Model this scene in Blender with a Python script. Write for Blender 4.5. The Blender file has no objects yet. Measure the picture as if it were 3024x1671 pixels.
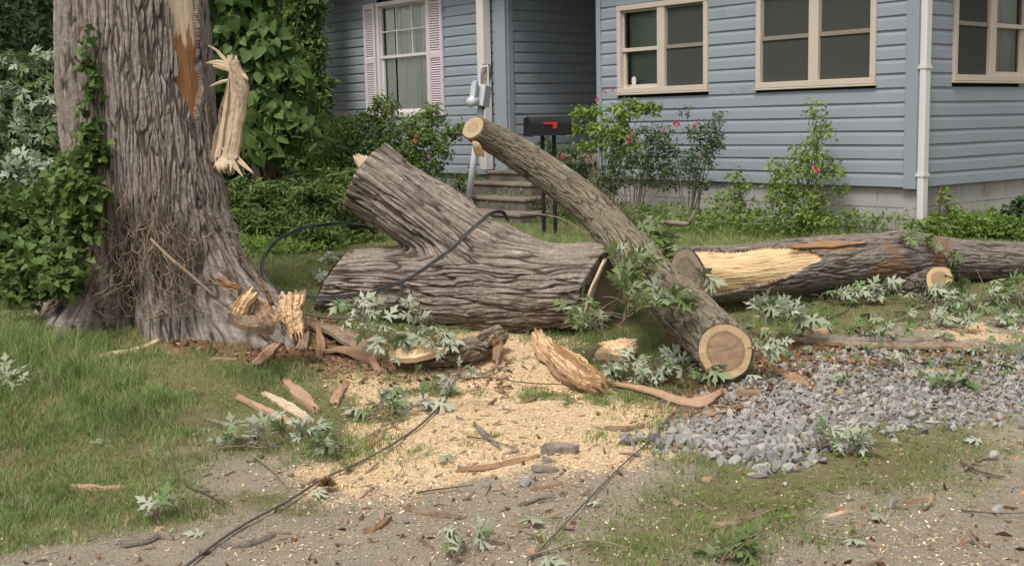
import bpy, math, random
import numpy as np
from mathutils import Matrix, Vector
rng = np.random.default_rng(11)
random.seed(5)
D2R = math.radians
sc = bpy.context.scene
# ------------------------------------------------------------------ camera
EYE = 1.6
FPX = 3576.5
M = np.array([[0.99980017, -0.00261214, -0.01981886],
              [-0.01999026, -0.13064473, -0.9912277],
              [0.0, 0.99142581, -0.13067084]])      # rows: camera right, down, forward
cam = bpy.data.cameras.new('camera'); co = bpy.data.objects.new('camera', cam)
sc.collection.objects.link(co); sc.camera = co
mw = Matrix.Identity(4)
for i in range(3):
    mw[i][0], mw[i][1], mw[i][2] = M[0, i], -M[1, i], -M[2, i]
mw[2][3] = EYE
co.matrix_world = mw
cam.sensor_width = 36; cam.lens = 36 * FPX / 3024; cam.clip_start = .1; cam.clip_end = 600
# ------------------------------------------------------------------ light
SUN_EL, SUN_AZ = 58, 205         # azimuth of the sun seen from the scene, clockwise from +Y
w = bpy.data.worlds.new('World'); sc.world = w; w.use_nodes = True
nt = w.node_tree; nt.nodes.clear()
sky = nt.nodes.new('ShaderNodeTexSky'); sky.sky_type = 'NISHITA'; sky.sun_disc = False
sky.sun_elevation = D2R(SUN_EL); sky.sun_rotation = D2R(SUN_AZ); sky.dust_density = 4; sky.air_density = 1
hs = nt.nodes.new('ShaderNodeHueSaturation'); hs.inputs['Saturation'].default_value = .16
bg = nt.nodes.new('ShaderNodeBackground'); bg.inputs[1].default_value = .13
wo = nt.nodes.new('ShaderNodeOutputWorld')
nt.links.new(sky.outputs[0], hs.inputs['Color']); nt.links.new(hs.outputs[0], bg.inputs[0]); nt.links.new(bg.outputs[0], wo.inputs[0])
sl = bpy.data.lights.new('sun', 'SUN'); sl.energy = 2.1; sl.angle = D2R(18); sl.color = (1, .95, .87)
so = bpy.data.objects.new('sun', sl); sc.collection.objects.link(so)
az, el = D2R(SUN_AZ), D2R(SUN_EL)
sdir = Vector((math.sin(az) * math.cos(el), math.cos(az) * math.cos(el), math.sin(el)))
so.rotation_euler = sdir.to_track_quat('Z', 'Y').to_euler()
sc.view_settings.view_transform = 'Standard'; sc.view_settings.look = 'None'
sc.view_settings.exposure = 0.3; sc.view_settings.gamma = 1
# ------------------------------------------------------------------ numpy noise
def _h(ix, iy, iz, seed):
    n = (ix.astype(np.int64) * 73856093) ^ (iy.astype(np.int64) * 19349663) ^ (iz.astype(np.int64) * 83492791) ^ (seed * 2654435761)
    n = (n ^ (n >> 13)) & 0x7fffffff
    n = (n * 1274126177 + 12345) & 0x7fffffff
    n = (n ^ (n >> 15)) & 0x7fffffff
    n = (n * 668265263) & 0x7fffffff
    return ((n ^ (n >> 11)) & 0xfffff) / float(0xfffff)
def vnoise(P, seed=1):
    i = np.floor(P).astype(np.int64); f = P - i; f = f * f * (3 - 2 * f)
    r = 0
    for a in (0, 1):
        for b in (0, 1):
            for c in (0, 1):
                wgt = (f[:, 0] if a else 1 - f[:, 0]) * (f[:, 1] if b else 1 - f[:, 1]) * (f[:, 2] if c else 1 - f[:, 2])
                r = r + wgt * _h(i[:, 0] + a, i[:, 1] + b, i[:, 2] + c, seed)
    return r
def fbm(P, seed=1, o=4):
    r = 0; a = .5; t = 0
    for k in range(o):
        r = r + a * vnoise(P * 2 ** k, seed + k * 7); t += a; a *= .5
    return r / t
def worley(P, seed=1):
    i = np.floor(P).astype(np.int64)
    F1 = np.full(len(P), 9.); F2 = F1.copy(); cid = np.zeros(len(P))
    for a in (-1, 0, 1):
        for b in (-1, 0, 1):
            for c in (-1, 0, 1):
                jx, jy, jz = i[:, 0] + a, i[:, 1] + b, i[:, 2] + c
                r1 = _h(jx, jy, jz, seed)
                d = np.sqrt((jx + r1 - P[:, 0]) ** 2 + (jy + _h(jx, jy, jz, seed + 1) - P[:, 1]) ** 2 + (jz + _h(jx, jy, jz, seed + 2) - P[:, 2]) ** 2)
                m1 = d < F1; m2 = (~m1) & (d < F2)
                F2 = np.where(m1, F1, np.where(m2, d, F2)); cid = np.where(m1, r1, cid); F1 = np.where(m1, d, F1)
    return F1, F2, cid
def ss(a, b, x):
    t = np.clip((x - a) / (b - a), 0, 1); return t * t * (3 - 2 * t)
def n2(x, y, k, seed=1, o=3):
    x = np.asarray(x, float).ravel(); y = np.asarray(y, float).ravel()
    return fbm(np.stack([x * k + 31.7, y * k + 11.3, 0 * x + .5], 1), seed, o)
# ------------------------------------------------------------------ terrain height and picture rays
def T(x, y, fine=False):
    shp = np.shape(x); x = np.asarray(x, float).ravel(); y = np.asarray(y, float).ravel()
    z = .5 * ss(5.0, 10.2, y)
    z = z + .16 * np.exp(-(((x + 2.3) / 1.3) ** 2 + ((y - 7.6) / 1.0) ** 2))
    z = z + .10 * ss(-1.5, -3.5, x) * ss(4.5, 7, y) * (1 - ss(9, 13, y)) + .13 * np.exp(-(((x + 2.95) / .6) ** 2 + ((y - 6.9) / .5) ** 2))
    z = z + .07 * np.exp(-(((x - .15) / .6) ** 2 + ((y - 5.6) / .55) ** 2))         # heap of sawdust
    z = z + .04 * np.exp(-(((x - 1.9) / 1.3) ** 2 + ((y - 6.0) / .5) ** 2))        # heap of crushed stone
    z = z + .05 * (n2(x, y, .9, 3) - .5)
    if fine:
        z = z + (.024 * (n2(x, y, 9, 5, 4) - .5) + .03 * (n2(x, y, 3.1, 8, 2) - .5)) * (y < 14)
    return z.reshape(shp)
def ray(px, py):
    return M.T @ np.array([(px - 1512) / FPX, (py - 835.5) / FPX, 1.0])
def at(px, py, D):
    v = ray(px, py); v = v * D / v[1]; return np.array([v[0], v[1], v[2] + EYE])
def G(px, py, lift=0.):
    v = ray(px, py); v = v / v[1]
    ds = np.concatenate([np.arange(2.5, 12, .02), np.arange(12, 60, .1)])
    hit = np.nonzero(EYE + v[2] * ds < T(v[0] * ds, ds) + lift)[0]
    D = ds[hit[0]] if len(hit) else 40.
    return np.array([v[0] * D, D, EYE + v[2] * D])
def rest(px, py, r):
    """a round log of radius r whose axis is seen at (px, py), lying on the ground"""
    p = G(px, py, r - .02); return p
# ------------------------------------------------------------------ object helpers
def mesh_obj(name, V, F, mats, parent=None, origin=None, attrs=None, smooth=True, mi=None):
    V = np.asarray(V, float)
    if parent is not None: o0 = np.array(parent['_w'])
    elif origin is not None: o0 = np.asarray(origin, float)
    else: o0 = np.zeros(3)
    me = bpy.data.meshes.new(name)
    if isinstance(F, np.ndarray):
        F = F.astype(np.int32); nf, k = F.shape
        me.vertices.add(len(V)); me.vertices.foreach_set('co', (V - o0).astype(np.float32).ravel())
        me.loops.add(nf * k); me.loops.foreach_set('vertex_index', F.ravel())
        me.polygons.add(nf); me.polygons.foreach_set('loop_start', np.arange(0, nf * k, k, dtype=np.int32))
        me.polygons.foreach_set('loop_total', np.full(nf, k, dtype=np.int32))
        me.update(calc_edges=True)
    else:
        me.from_pydata((V - o0).tolist(), [], [list(f) for f in F]); me.update()
    if not isinstance(mats, (list, tuple)): mats = [mats]
    for m in mats: me.materials.append(m)
    if mi is not None: me.polygons.foreach_set('material_index', np.asarray(mi, dtype=np.int32))
    me.polygons.foreach_set('use_smooth', np.full(len(me.polygons), smooth))
    for k_, a in (attrs or {}).items():
        at_ = me.attributes.new(k_, 'FLOAT', 'POINT'); at_.data.foreach_set('value', np.asarray(a, dtype=np.float32))
    me.update()
    o = bpy.data.objects.new(name, me); sc.collection.objects.link(o)
    if parent is not None: o.parent = parent; o['_w'] = list(map(float, o0))
    else: o.location = o0.tolist(); o['_w'] = list(map(float, o0))
    return o
def tag(o, label, cat, group=None):
    o['label'] = label; o['category'] = cat
    if group: o['group'] = group
    return o
def thing(name, label, cat, loc, group=None):
    o = bpy.data.objects.new(name, None); sc.collection.objects.link(o)
    o.location = [float(v) for v in loc]; o['_w'] = [float(v) for v in loc]; o.empty_display_size = .1
    return tag(o, label, cat, group)
def kind(o, k): o['kind'] = k; return o
class MB:
    def __init__(s): s.V = []; s.F = []; s.A = []; s.n = 0
    def add(s, V, F, a=None):
        V = np.asarray(V, float); s.V.append(V)
        for f in F: s.F.append([i + s.n for i in f])
        s.A.append(np.full(len(V), random.random()) if a is None else (np.full(len(V), a) if np.isscalar(a) else a)); s.n += len(V)
    def box(s, c, ax, size, a=None):
        """c centre, ax 3 axis vectors, size full extents"""
        c = np.asarray(c, float); P = []
        for i in (-.5, .5):
            for j in (-.5, .5):
                for k in (-.5, .5): P.append(c + np.asarray(ax[0]) * size[0] * i + np.asarray(ax[1]) * size[1] * j + np.asarray(ax[2]) * size[2] * k)
        s.add(P, [(0, 1, 3, 2), (4, 6, 7, 5), (0, 4, 5, 1), (2, 3, 7, 6), (0, 2, 6, 4), (1, 5, 7, 3)], a)
    def tube(s, pts, rad, n=8, a=None, cap=True):
        V, F = tube_np(pts, rad, n, cap); s.add(V, F, a)
    def build(s, name, mats, parent=None, origin=None, smooth=False, bevel=0):
        o = mesh_obj(name, np.concatenate(s.V), s.F, mats, parent, origin, {'rnd': np.concatenate(s.A)}, smooth)
        if bevel:
            b = o.modifiers.new('bevel', 'BEVEL'); b.width = bevel; b.segments = 2; b.limit_method = 'ANGLE'
        return o
def unit(v): v = np.asarray(v, float); return v / (np.linalg.norm(v, axis=-1, keepdims=True) + 1e-12)
def catmull(P, n):
    P = np.asarray(P, float)
    if len(P) == 2: return P[0] + (P[1] - P[0]) * np.linspace(0, 1, n)[:, None]
    Q = np.vstack([2 * P[0] - P[1], P, 2 * P[-1] - P[-2]])
    u = np.linspace(0, len(P) - 1 - 1e-9, n); i = u.astype(int); t = (u - i)[:, None]
    a, b, c, d = Q[i], Q[i + 1], Q[i + 2], Q[i + 3]
    return .5 * ((2 * b) + (-a + c) * t + (2 * a - 5 * b + 4 * c - d) * t ** 2 + (-a + 3 * b - 3 * c + d) * t ** 3)
def frames(C):
    Tn = unit(np.gradient(C, axis=0)); N = np.zeros_like(C)
    up = np.array([0, 0, 1.]) if abs(Tn[0][2]) < .9 else np.array([0, -1., 0])
    n = unit(up - Tn[0] * (up @ Tn[0])); N[0] = n
    for i in range(1, len(C)):
        n = unit(n - Tn[i] * (n @ Tn[i])); N[i] = n
    return Tn, N, np.cross(Tn, N)
def tube_np(pts, rad, n=8, cap=True):
    C = np.asarray(pts, float); m = len(C); rad = np.interp(np.linspace(0, 1, m), np.linspace(0, 1, len(np.atleast_1d(rad))), np.atleast_1d(rad))
    Tn, N, B = frames(C); th = np.arange(n) * 2 * math.pi / n
    V = (C[:, None] + rad[:, None, None] * (N[:, None] * np.cos(th)[None, :, None] + B[:, None] * np.sin(th)[None, :, None])).reshape(-1, 3)
    F = [(i * n + j, i * n + (j + 1) % n, (i + 1) * n + (j + 1) % n, (i + 1) * n + j) for i in range(m - 1) for j in range(n)]
    if cap: F += [tuple(range(n))[::-1], tuple((m - 1) * n + j for j in range(n))]
    return V, F
# ------------------------------------------------------------------ materials
def newmat(name, rough=.8, spec=.3):
    m = bpy.data.materials.new(name); m.use_nodes = True; nt = m.node_tree
    b = nt.nodes['Principled BSDF']; b.inputs['Roughness'].default_value = rough; b.inputs['Specular IOR Level'].default_value = spec
    return m, nt, b
def N(nt, t, **kw):
    n = nt.nodes.new('ShaderNode' + t)
    for k, v in kw.items():
        if k in n.inputs: n.inputs[k].default_value = v
        else: setattr(n, k, v)
    return n
def noise(nt, scale, detail=4, rough=.55, dist=0, vec=None):
    n = N(nt, 'TexNoise', Scale=scale, Detail=detail, Roughness=rough, Distortion=dist)
    nt.links.new(vec if vec is not None else coords(nt), n.inputs['Vector']); return n.outputs['Fac']
def coords(nt, scale=None):
    tc = N(nt, 'TexCoord')
    if scale is None: return tc.outputs['Object']
    mp = N(nt, 'Mapping'); mp.inputs['Scale'].default_value = scale; nt.links.new(tc.outputs['Object'], mp.inputs['Vector']); return mp.outputs[0]
def ramp(nt, fac, stops, interp='LINEAR'):
    r = N(nt, 'ValToRGB'); r.color_ramp.interpolation = interp; e = r.color_ramp.elements
    while len(e) < len(stops): e.new(.5)
    for i, (p, c) in enumerate(stops): e[i].position = p; e[i].color = (*c, 1) if len(c) == 3 else c
    nt.links.new(fac, r.inputs[0]); return r.outputs[0]
def g3(v): return (v, v, v)
def mix(nt, fac, a, b, mode='MIX'):
    m = N(nt, 'Mix', data_type='RGBA', blend_type=mode)
    for s, v in ((0, fac), (6, a), (7, b)):
        if isinstance(v, bpy.types.NodeSocket): nt.links.new(v, m.inputs[s])
        else: m.inputs[s].default_value = v if s == 0 else (*v, 1)
    return m.outputs[2]
def attr(nt, n): a = N(nt, 'Attribute', attribute_name=n); return a.outputs['Fac']
def math_(nt, op, a, b=None):
    m = N(nt, 'Math', operation=op)
    for i, v in ((0, a), (1, b)):
        if v is None: continue
        if isinstance(v, bpy.types.NodeSocket): nt.links.new(v, m.inputs[i])
        else: m.inputs[i].default_value = v
    return m.outputs[0]
def bump(nt, b, h, strength=.5, dist=.01):
    n = N(nt, 'Bump', Strength=strength, Distance=dist); nt.links.new(h, n.inputs['Height']); nt.links.new(n.outputs[0], b.inputs['Normal'])
def setc(nt, b, c): nt.links.new(c, b.inputs['Base Color'])
def bark_mat(name, dark, mid, light, lichen=None, lichen_amt=.58, warm=(.20, .11, .06), warm_amt=.7):
    m, nt, b = newmat(name, .95, .1)
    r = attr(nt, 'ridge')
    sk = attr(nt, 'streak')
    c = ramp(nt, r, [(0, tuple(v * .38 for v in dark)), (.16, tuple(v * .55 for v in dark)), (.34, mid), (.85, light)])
    c = mix(nt, ramp(nt, sk, [(.34, g3(.6)), (.56, g3(0))]), c, tuple(v * .62 for v in mid))
    c = mix(nt, ramp(nt, sk, [(.56, g3(0)), (.72, g3(.55))]), c, tuple(min(1, v * 1.22) for v in light))
    c = mix(nt, ramp(nt, noise(nt, 5, 5, .65), [(.4, g3(0)), (.7, g3(.55))]), c, mid)
    c = mix(nt, ramp(nt, noise(nt, 38, 4, .7), [(.35, g3(.0)), (.75, g3(.6))]), c, dark, 'MIX')
    c = mix(nt, ramp(nt, noise(nt, 3.2, 4, .6), [(warm_amt - .04, g3(0)), (warm_amt + .03, g3(.8))]), c, warm)
    if lichen:
        c = mix(nt, ramp(nt, noise(nt, 7, 6, .75), [(lichen_amt, g3(0)), (lichen_amt + .07, g3(.75))]), c, lichen)
    setc(nt, b, c); bump(nt, b, noise(nt, 110, 6, .75), .8, .006); return m
MAT = {}
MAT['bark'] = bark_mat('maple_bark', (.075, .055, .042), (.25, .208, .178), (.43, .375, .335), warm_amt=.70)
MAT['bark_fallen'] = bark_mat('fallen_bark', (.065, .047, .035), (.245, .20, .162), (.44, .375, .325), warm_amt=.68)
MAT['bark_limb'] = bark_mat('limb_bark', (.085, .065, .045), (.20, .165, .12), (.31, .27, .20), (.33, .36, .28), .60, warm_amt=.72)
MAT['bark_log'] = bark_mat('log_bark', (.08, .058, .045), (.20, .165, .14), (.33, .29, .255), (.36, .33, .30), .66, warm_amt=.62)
def wood_mat(name, pale, deep, dark, sc_=(14, 14, 2), holes=0.0, amt=.5):
    m, nt, b = newmat(name, .8, .15)
    v = coords(nt, sc_)
    c = mix(nt, noise(nt, 3, 6, .7, 0, v), deep, pale)
    c = mix(nt, ramp(nt, noise(nt, 1.8, 5, .7, 0, coords(nt, (5, 5, 3))), [(amt, g3(0)), (amt + .16, g3(.8))]), c, dark)
    if holes:
        vo = N(nt, 'TexVoronoi', Scale=55); nt.links.new(coords(nt), vo.inputs['Vector'])
        c = mix(nt, ramp(nt, vo.outputs['Distance'], [(holes, g3(.85)), (holes + .08, g3(0))]), c, (.10, .06, .035))
    setc(nt, b, c); bump(nt, b, noise(nt, 4, 6, .7, 0, v), .7, .006); return m
MAT['wood_pale'] = wood_mat('pale_wood', (.72, .54, .36), (.55, .38, .23), (.34, .22, .13), amt=.56)
MAT['wood_wormy'] = wood_mat('wormy_wood', (.78, .58, .37), (.60, .42, .25), (.36, .22, .12), (9, 9, 5), .17, .58)
MAT['wood_cream'] = wood_mat('cream_wood', (.66, .53, .39), (.46, .35, .24), (.28, .19, .12), (24, 24, 2), amt=.54)
MAT['wood_orange'] = wood_mat('orange_wood', (.42, .25, .14), (.31, .17, .09), (.14, .08, .045), (20, 20, 3), 0, .55)
MAT['wood_brown'] = wood_mat('brown_wood', (.36, .23, .14), (.25, .15, .09), (.11, .07, .045), amt=.56)
MAT['bark_piece'] = wood_mat('bark_piece', (.34, .25, .18), (.22, .15, .10), (.12, .08, .055), (9, 9, 9), 0, .5)
MAT['bark_grey'] = wood_mat('bark_grey', (.30, .26, .22), (.19, .155, .125), (.09, .07, .055), (9, 9, 9), 0, .5)
MAT['wood_pink'] = wood_mat('pink_bark', (.46, .31, .21), (.36, .22, .14), (.18, .11, .07), (10, 10, 6), 0, .58)
def split_mat():
    m, nt, b = newmat('split_wood', .75, .15); sk = attr(nt, 'streak')
    c = ramp(nt, sk, [(.28, (.40, .22, .10)), (.42, (.62, .42, .22)), (.62, (.76, .56, .33))])
    c = mix(nt, ramp(nt, noise(nt, 5, 6, .75, 0, coords(nt, (1, 1, 2))), [(.60, g3(0)), (.68, g3(.8))]), c, (.33, .19, .10))
    c = mix(nt, ramp(nt, noise(nt, 75, 3, .8), [(.60, g3(0)), (.66, g3(.8))]), c, (.30, .19, .11))
    setc(nt, b, c); bump(nt, b, sk, .8, .02); return m
MAT['split'] = split_mat()
# cut face with rings, driven by radius attribute
def ring_mat(name, heart, sap, edge=.74, soft=.03):
    m, nt, b = newmat(name, .8, .15)
    r0_ = attr(nt, 'rad'); an_ = attr(nt, 'ang'); r = math_(nt, 'ADD', r0_, math_(nt, 'MULTIPLY', math_(nt, 'COSINE', math_(nt, 'ADD', an_, .9)), math_(nt, 'MULTIPLY', r0_, .05)))
    r = math_(nt, 'ADD', r, math_(nt, 'MULTIPLY', math_(nt, 'SUBTRACT', noise(nt, 9, 3), .5), .10))
    c = ramp(nt, r, [(0, tuple(v * 1.0 for v in heart)), (edge - .12, heart), (edge, tuple(v * .72 for v in heart)), (edge + soft, sap), (.97, sap), (1, (.22, .13, .07))])
    rings = ramp(nt, math_(nt, 'SINE', math_(nt, 'MULTIPLY', math_(nt, 'ADD', r, math_(nt, 'MULTIPLY', noise(nt, 3, 3), .12)), 75)), [(0, g3(.78)), (1, g3(1.0))])
    c = mix(nt, 1, c, rings, 'MULTIPLY')
    crk = math_(nt, 'ABSOLUTE', math_(nt, 'SINE', math_(nt, 'ADD', math_(nt, 'MULTIPLY', an_, 2.5), math_(nt, 'MULTIPLY', noise(nt, 14, 4), 1.6))))
    crk = ramp(nt, math_(nt, 'ADD', crk, math_(nt, 'MULTIPLY', r0_, .09)), [(.03, g3(.75)), (.075, g3(0))])
    c = mix(nt, crk, c, tuple(v * .35 for v in heart))
    c = mix(nt, ramp(nt, noise(nt, 6, 3, .6, 0, coords(nt, (1.5, 1.5, 14))), [(.42, g3(0)), (.62, g3(.35))]), c, tuple(v * .7 for v in sap))
    c = mix(nt, ramp(nt, noise(nt, 26, 5, .7), [(.4, g3(0)), (.75, g3(.5))]), c, tuple(v * .62 for v in sap))
    setc(nt, b, c); bump(nt, b, noise(nt, 90, 3), .3, .003); return m
MAT['rings'] = ring_mat('cut_face', (.36, .235, .155), (.66, .47, .28), .70)
MAT['rings_small'] = ring_mat('cut_face_small', (.34, .235, .155), (.68, .48, .25), .58)
MAT['rings_top'] = ring_mat('cut_face_top', (.42, .31, .20), (.52, .39, .24), .5)
MAT['rings_dull'] = ring_mat('cut_face_dull', (.33, .26, .19), (.44, .34, .23), .6, .1)
def flat_mat(name, c, rough=.6, spec=.3, var=.12, sc_=8, bmp=0, c2=None, amt=.6):
    m, nt, b = newmat(name, rough, spec)
    k = mix(nt, noise(nt, sc_, 5, .6), tuple(v * (1 - var) for v in c), tuple(min(1, v * (1 + var)) for v in c))
    if c2: k = mix(nt, ramp(nt, noise(nt, sc_ * .7, 6, .7), [(amt, g3(0)), (amt + .12, g3(.8))]), k, c2)
    setc(nt, b, k)
    if bmp: bump(nt, b, noise(nt, sc_ * 8, 4), bmp, .003)
    return m
MAT['siding'] = flat_mat('blue_siding', (.272, .305, .342), .45, .35, .07, 2.2, 0, (.22, .235, .25), .58)
MAT['trim_blue'] = flat_mat('blue_trim', (.268, .30, .335), .45, .35, .04, 3)
MAT['almond'] = flat_mat('almond_vinyl', (.55, .475, .39), .45, .35, .05, 4)
MAT['almond_dark'] = flat_mat('almond_screen_frame', (.25, .215, .175), .55, .3, .08, 4)
MAT['white'] = flat_mat('white_paint', (.62, .585, .57), .5, .3, .07, 5, 0, (.42, .38, .35), .68)
MAT['pinkish'] = flat_mat('pale_shutter', (.60, .53, .56), .5, .3, .06, 5)
MAT['downspout'] = flat_mat('white_downspout', (.62, .61, .60), .4, .4, .06, 6, 0, (.40, .36, .30), .7)
MAT['concrete'] = flat_mat('old_concrete', (.15, .13, .11), .9, .1, .25, 6, .6, (.095, .08, .065), .5)
MAT['slab'] = flat_mat('porch_slab', (.21, .17, .14), .9, .1, .2, 6, .6, (.14, .11, .09), .55)
MAT['black_metal'] = flat_mat('black_metal', (.018, .018, .019), .55, .3, .3, 10)
MAT['red'] = flat_mat('red_plastic', (.55, .035, .03), .5, .3, .15, 8)
MAT['cable'] = flat_mat('black_cable', (.035, .037, .04), .42, .45, .2, 8)
MAT['wire'] = flat_mat('dull_wire', (.10, .088, .078), .6, .3, .3, 8)
MAT['galv'] = flat_mat('galvanised', (.55, .57, .60), .5, .5, .12, 9, 0, (.22, .19, .16), .62)
MAT['meter_box'] = flat_mat('meter_grey', (.52, .54, .56), .5, .4, .08, 7, 0, (.35, .33, .31), .66)
MAT['dark_room'] = flat_mat('dark_room', (.05, .055, .05), .9, .1, .2, 3)
MAT['roof'] = flat_mat('roof_shingle', (.10, .095, .09), .95, .1, .3, 20)
MAT['soffit'] = flat_mat('soffit', (.33, .35, .36), .7, .2, .1, 5)
MAT['rust'] = flat_mat('rusty_rod', (.12, .055, .03), .8, .2, .3, 20)
MAT['curtain'] = flat_mat('grey_curtain', (.88, .89, .85), .9, .1, .1, 3)
MAT['curtain_dark'] = flat_mat('dark_curtain', (.42, .44, .38), .9, .1, .15, 3)
MAT['blind'] = flat_mat('green_grey_blind', (.30, .36, .31), .8, .1, .08, 3)
def glass_mat(name, tint, refl=.14):
    m = bpy.data.materials.new(name); m.use_nodes = True; nt = m.node_tree; nt.nodes.clear()
    o = N(nt, 'OutputMaterial'); tr = N(nt, 'BsdfTransparent'); tr.inputs[0].default_value = (*tint, 1)
    gl = N(nt, 'BsdfGlossy', Roughness=.03); gl.inputs[0].default_value = (.8, .85, .85, 1)
    fr = N(nt, 'Fresnel', IOR=1.5); mx = N(nt, 'MixShader')
    nt.links.new(fr.outputs[0], mx.inputs[0]); nt.links.new(tr.outputs[0], mx.inputs[1]); nt.links.new(gl.outputs[0], mx.inputs[2]); nt.links.new(mx.outputs[0], o.inputs[0]); return m
MAT['glass'] = glass_mat('window_glass', (.97, .985, .96))
def screen_mat():
    m = bpy.data.materials.new('insect_screen'); m.use_nodes = True; nt = m.node_tree; nt.nodes.clear()
    o = N(nt, 'OutputMaterial'); tr = N(nt, 'BsdfTransparent'); tr.inputs[0].default_value = (.5, .5, .5, 1)
    df = N(nt, 'BsdfDiffuse'); df.inputs[0].default_value = (.19, .20, .18, 1); mx = N(nt, 'MixShader', Fac=.30)
    nt.links.new(tr.outputs[0], mx.inputs[1]); nt.links.new(df.outputs[0], mx.inputs[2]); nt.links.new(mx.outputs[0], o.inputs[0]); return m
MAT['screen'] = screen_mat()
def block_mat():
    m, nt, b = newmat('concrete_block', .9, .1)
    c = mix(nt, noise(nt, 3, 5, .6), (.30, .285, .27), (.44, .43, .41))
    c = mix(nt, ramp(nt, noise(nt, 2.2, 6, .7), [(.5, g3(0)), (.66, g3(.7))]), c, (.23, .19, .15))
    setc(nt, b, c); bump(nt, b, noise(nt, 70, 4), .5, .003); return m
MAT['block'] = block_mat()
def leaf_mat(name, stops, rough=.5, trans=.3, spec=.22):
    m, nt, b = newmat(name, rough, spec)
    c = ramp(nt, attr(nt, 'rnd'), stops)
    c = mix(nt, ramp(nt, noise(nt, 6, 3), [(.35, g3(0)), (.7, g3(.35))]), c, stops[0][1])
    setc(nt, b, c)
    t = N(nt, 'BsdfTranslucent'); nt.links.new(c, t.inputs[0]); mx = N(nt, 'MixShader', Fac=trans)
    o = nt.nodes['Material Output']; nt.links.new(b.outputs[0], mx.inputs[1]); nt.links.new(t.outputs[0], mx.inputs[2]); nt.links.new(mx.outputs[0], o.inputs[0]); return m
MAT['grass'] = leaf_mat('grass_blades', [(0, (.15, .215, .065)), (.45, (.24, .325, .105)), (.8, (.35, .43, .17)), (.9, (.40, .36, .20)), (1, (.52, .43, .29))], .6, .4)
MAT['weed'] = leaf_mat('weeds', [(0, (.10, .16, .03)), (.6, (.18, .27, .055)), (1, (.28, .37, .10))], .5, .35)
MAT['maple'] = leaf_mat('silver_maple_leaf', [(0, (.11, .17, .06)), (.35, (.19, .25, .11)), (.5, (.34, .37, .26)), (1, (.53, .55, .43))], .7, .2, .12)
MAT['maple_green'] = leaf_mat('maple_leaf_green', [(0, (.13, .18, .06)), (.5, (.24, .30, .12)), (.8, (.34, .39, .24)), (1, (.46, .50, .38))], .7, .35, .12)
MAT['dark_leaf'] = leaf_mat('dark_leaf', [(0, (.03, .06, .02)), (.6, (.06, .105, .035)), (1, (.10, .16, .055))], .5, .25)
MAT['forest'] = leaf_mat('wood_leaf', [(0, (.025, .045, .018)), (.6, (.05, .085, .03)), (1, (.085, .13, .045))], .55, .25)
MAT['big_leaf'] = leaf_mat('heart_leaf', [(0, (.06, .105, .03)), (.6, (.11, .18, .05)), (1, (.23, .31, .11))], .5, .3)
MAT['shrub'] = leaf_mat('shrub_leaf', [(0, (.07, .11, .03)), (.6, (.14, .205, .055)), (1, (.24, .32, .09))], .55, .35)
MAT['shrub_lime'] = leaf_mat('lime_leaf', [(0, (.13, .20, .04)), (.5, (.23, .33, .07)), (1, (.34, .44, .12))], .5, .35)
MAT['rose_leaf'] = leaf_mat('rose_leaf', [(0, (.05, .08, .03)), (.6, (.11, .155, .06)), (.92, (.12, .18, .08)), (1, (.20, .08, .06))], .45, .25)
MAT['silverbush'] = leaf_mat('silver_bush_leaf', [(0, (.07, .11, .035)), (.45, (.13, .19, .07)), (.65, (.29, .34, .23)), (1, (.48, .52, .41))], .55, .25)
MAT['petal'] = leaf_mat('petal', [(0, (.60, .03, .08)), (1, (.85, .10, .18))], .5, .3)
MAT['petal_coral'] = leaf_mat('coral_petal', [(0, (.60, .11, .10)), (1, (.74, .22, .20))], .5, .3)
MAT['twig'] = flat_mat('twig', (.24, .19, .145), .85, .1, .3, 20, .3)
MAT['twig_dark'] = flat_mat('dark_twig', (.12, .09, .07), .85, .1, .3, 20, .3)
MAT['stem_green'] = flat_mat('green_stem', (.16, .19, .08), .6, .2, .2, 20)
def stone_mat():
    m, nt, b = newmat('crushed_stone', .85, .2)
    c = ramp(nt, attr(nt, 'rnd'), [(0, (.14, .135, .13)), (.45, (.25, .24, .225)), (.8, (.34, .32, .295)), (1, (.42, .37, .31))])
    c = mix(nt, ramp(nt, noise(nt, 30, 5, .7), [(.35, g3(0)), (.75, g3(.6))]), c, (.37, .345, .31))
    setc(nt, b, c); bump(nt, b, noise(nt, 80, 4), .4, .003); return m
MAT['stone'] = stone_mat()
MAT['pebble'] = flat_mat('tan_pebble', (.34, .29, .235), .9, .1, .4, 60)
def chip_mat():
    m, nt, b = newmat('sawdust_chips', .85, .1)
    setc(nt, b, ramp(nt, attr(nt, 'rnd'), [(0, (.42, .27, .15)), (.3, (.62, .44, .26)), (.75, (.77, .59, .38)), (1, (.86, .72, .52))])); return m
MAT['chips'] = chip_mat()
def rot_mat():
    m, nt, b = newmat('rotten_crumbs', .95, .05)
    setc(nt, b, ramp(nt, attr(nt, 'rnd'), [(0, (.06, .035, .022)), (.4, (.17, .095, .055)), (.8, (.30, .17, .10)), (1, (.46, .31, .18))])); return m
MAT['rot'] = rot_mat()
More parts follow.
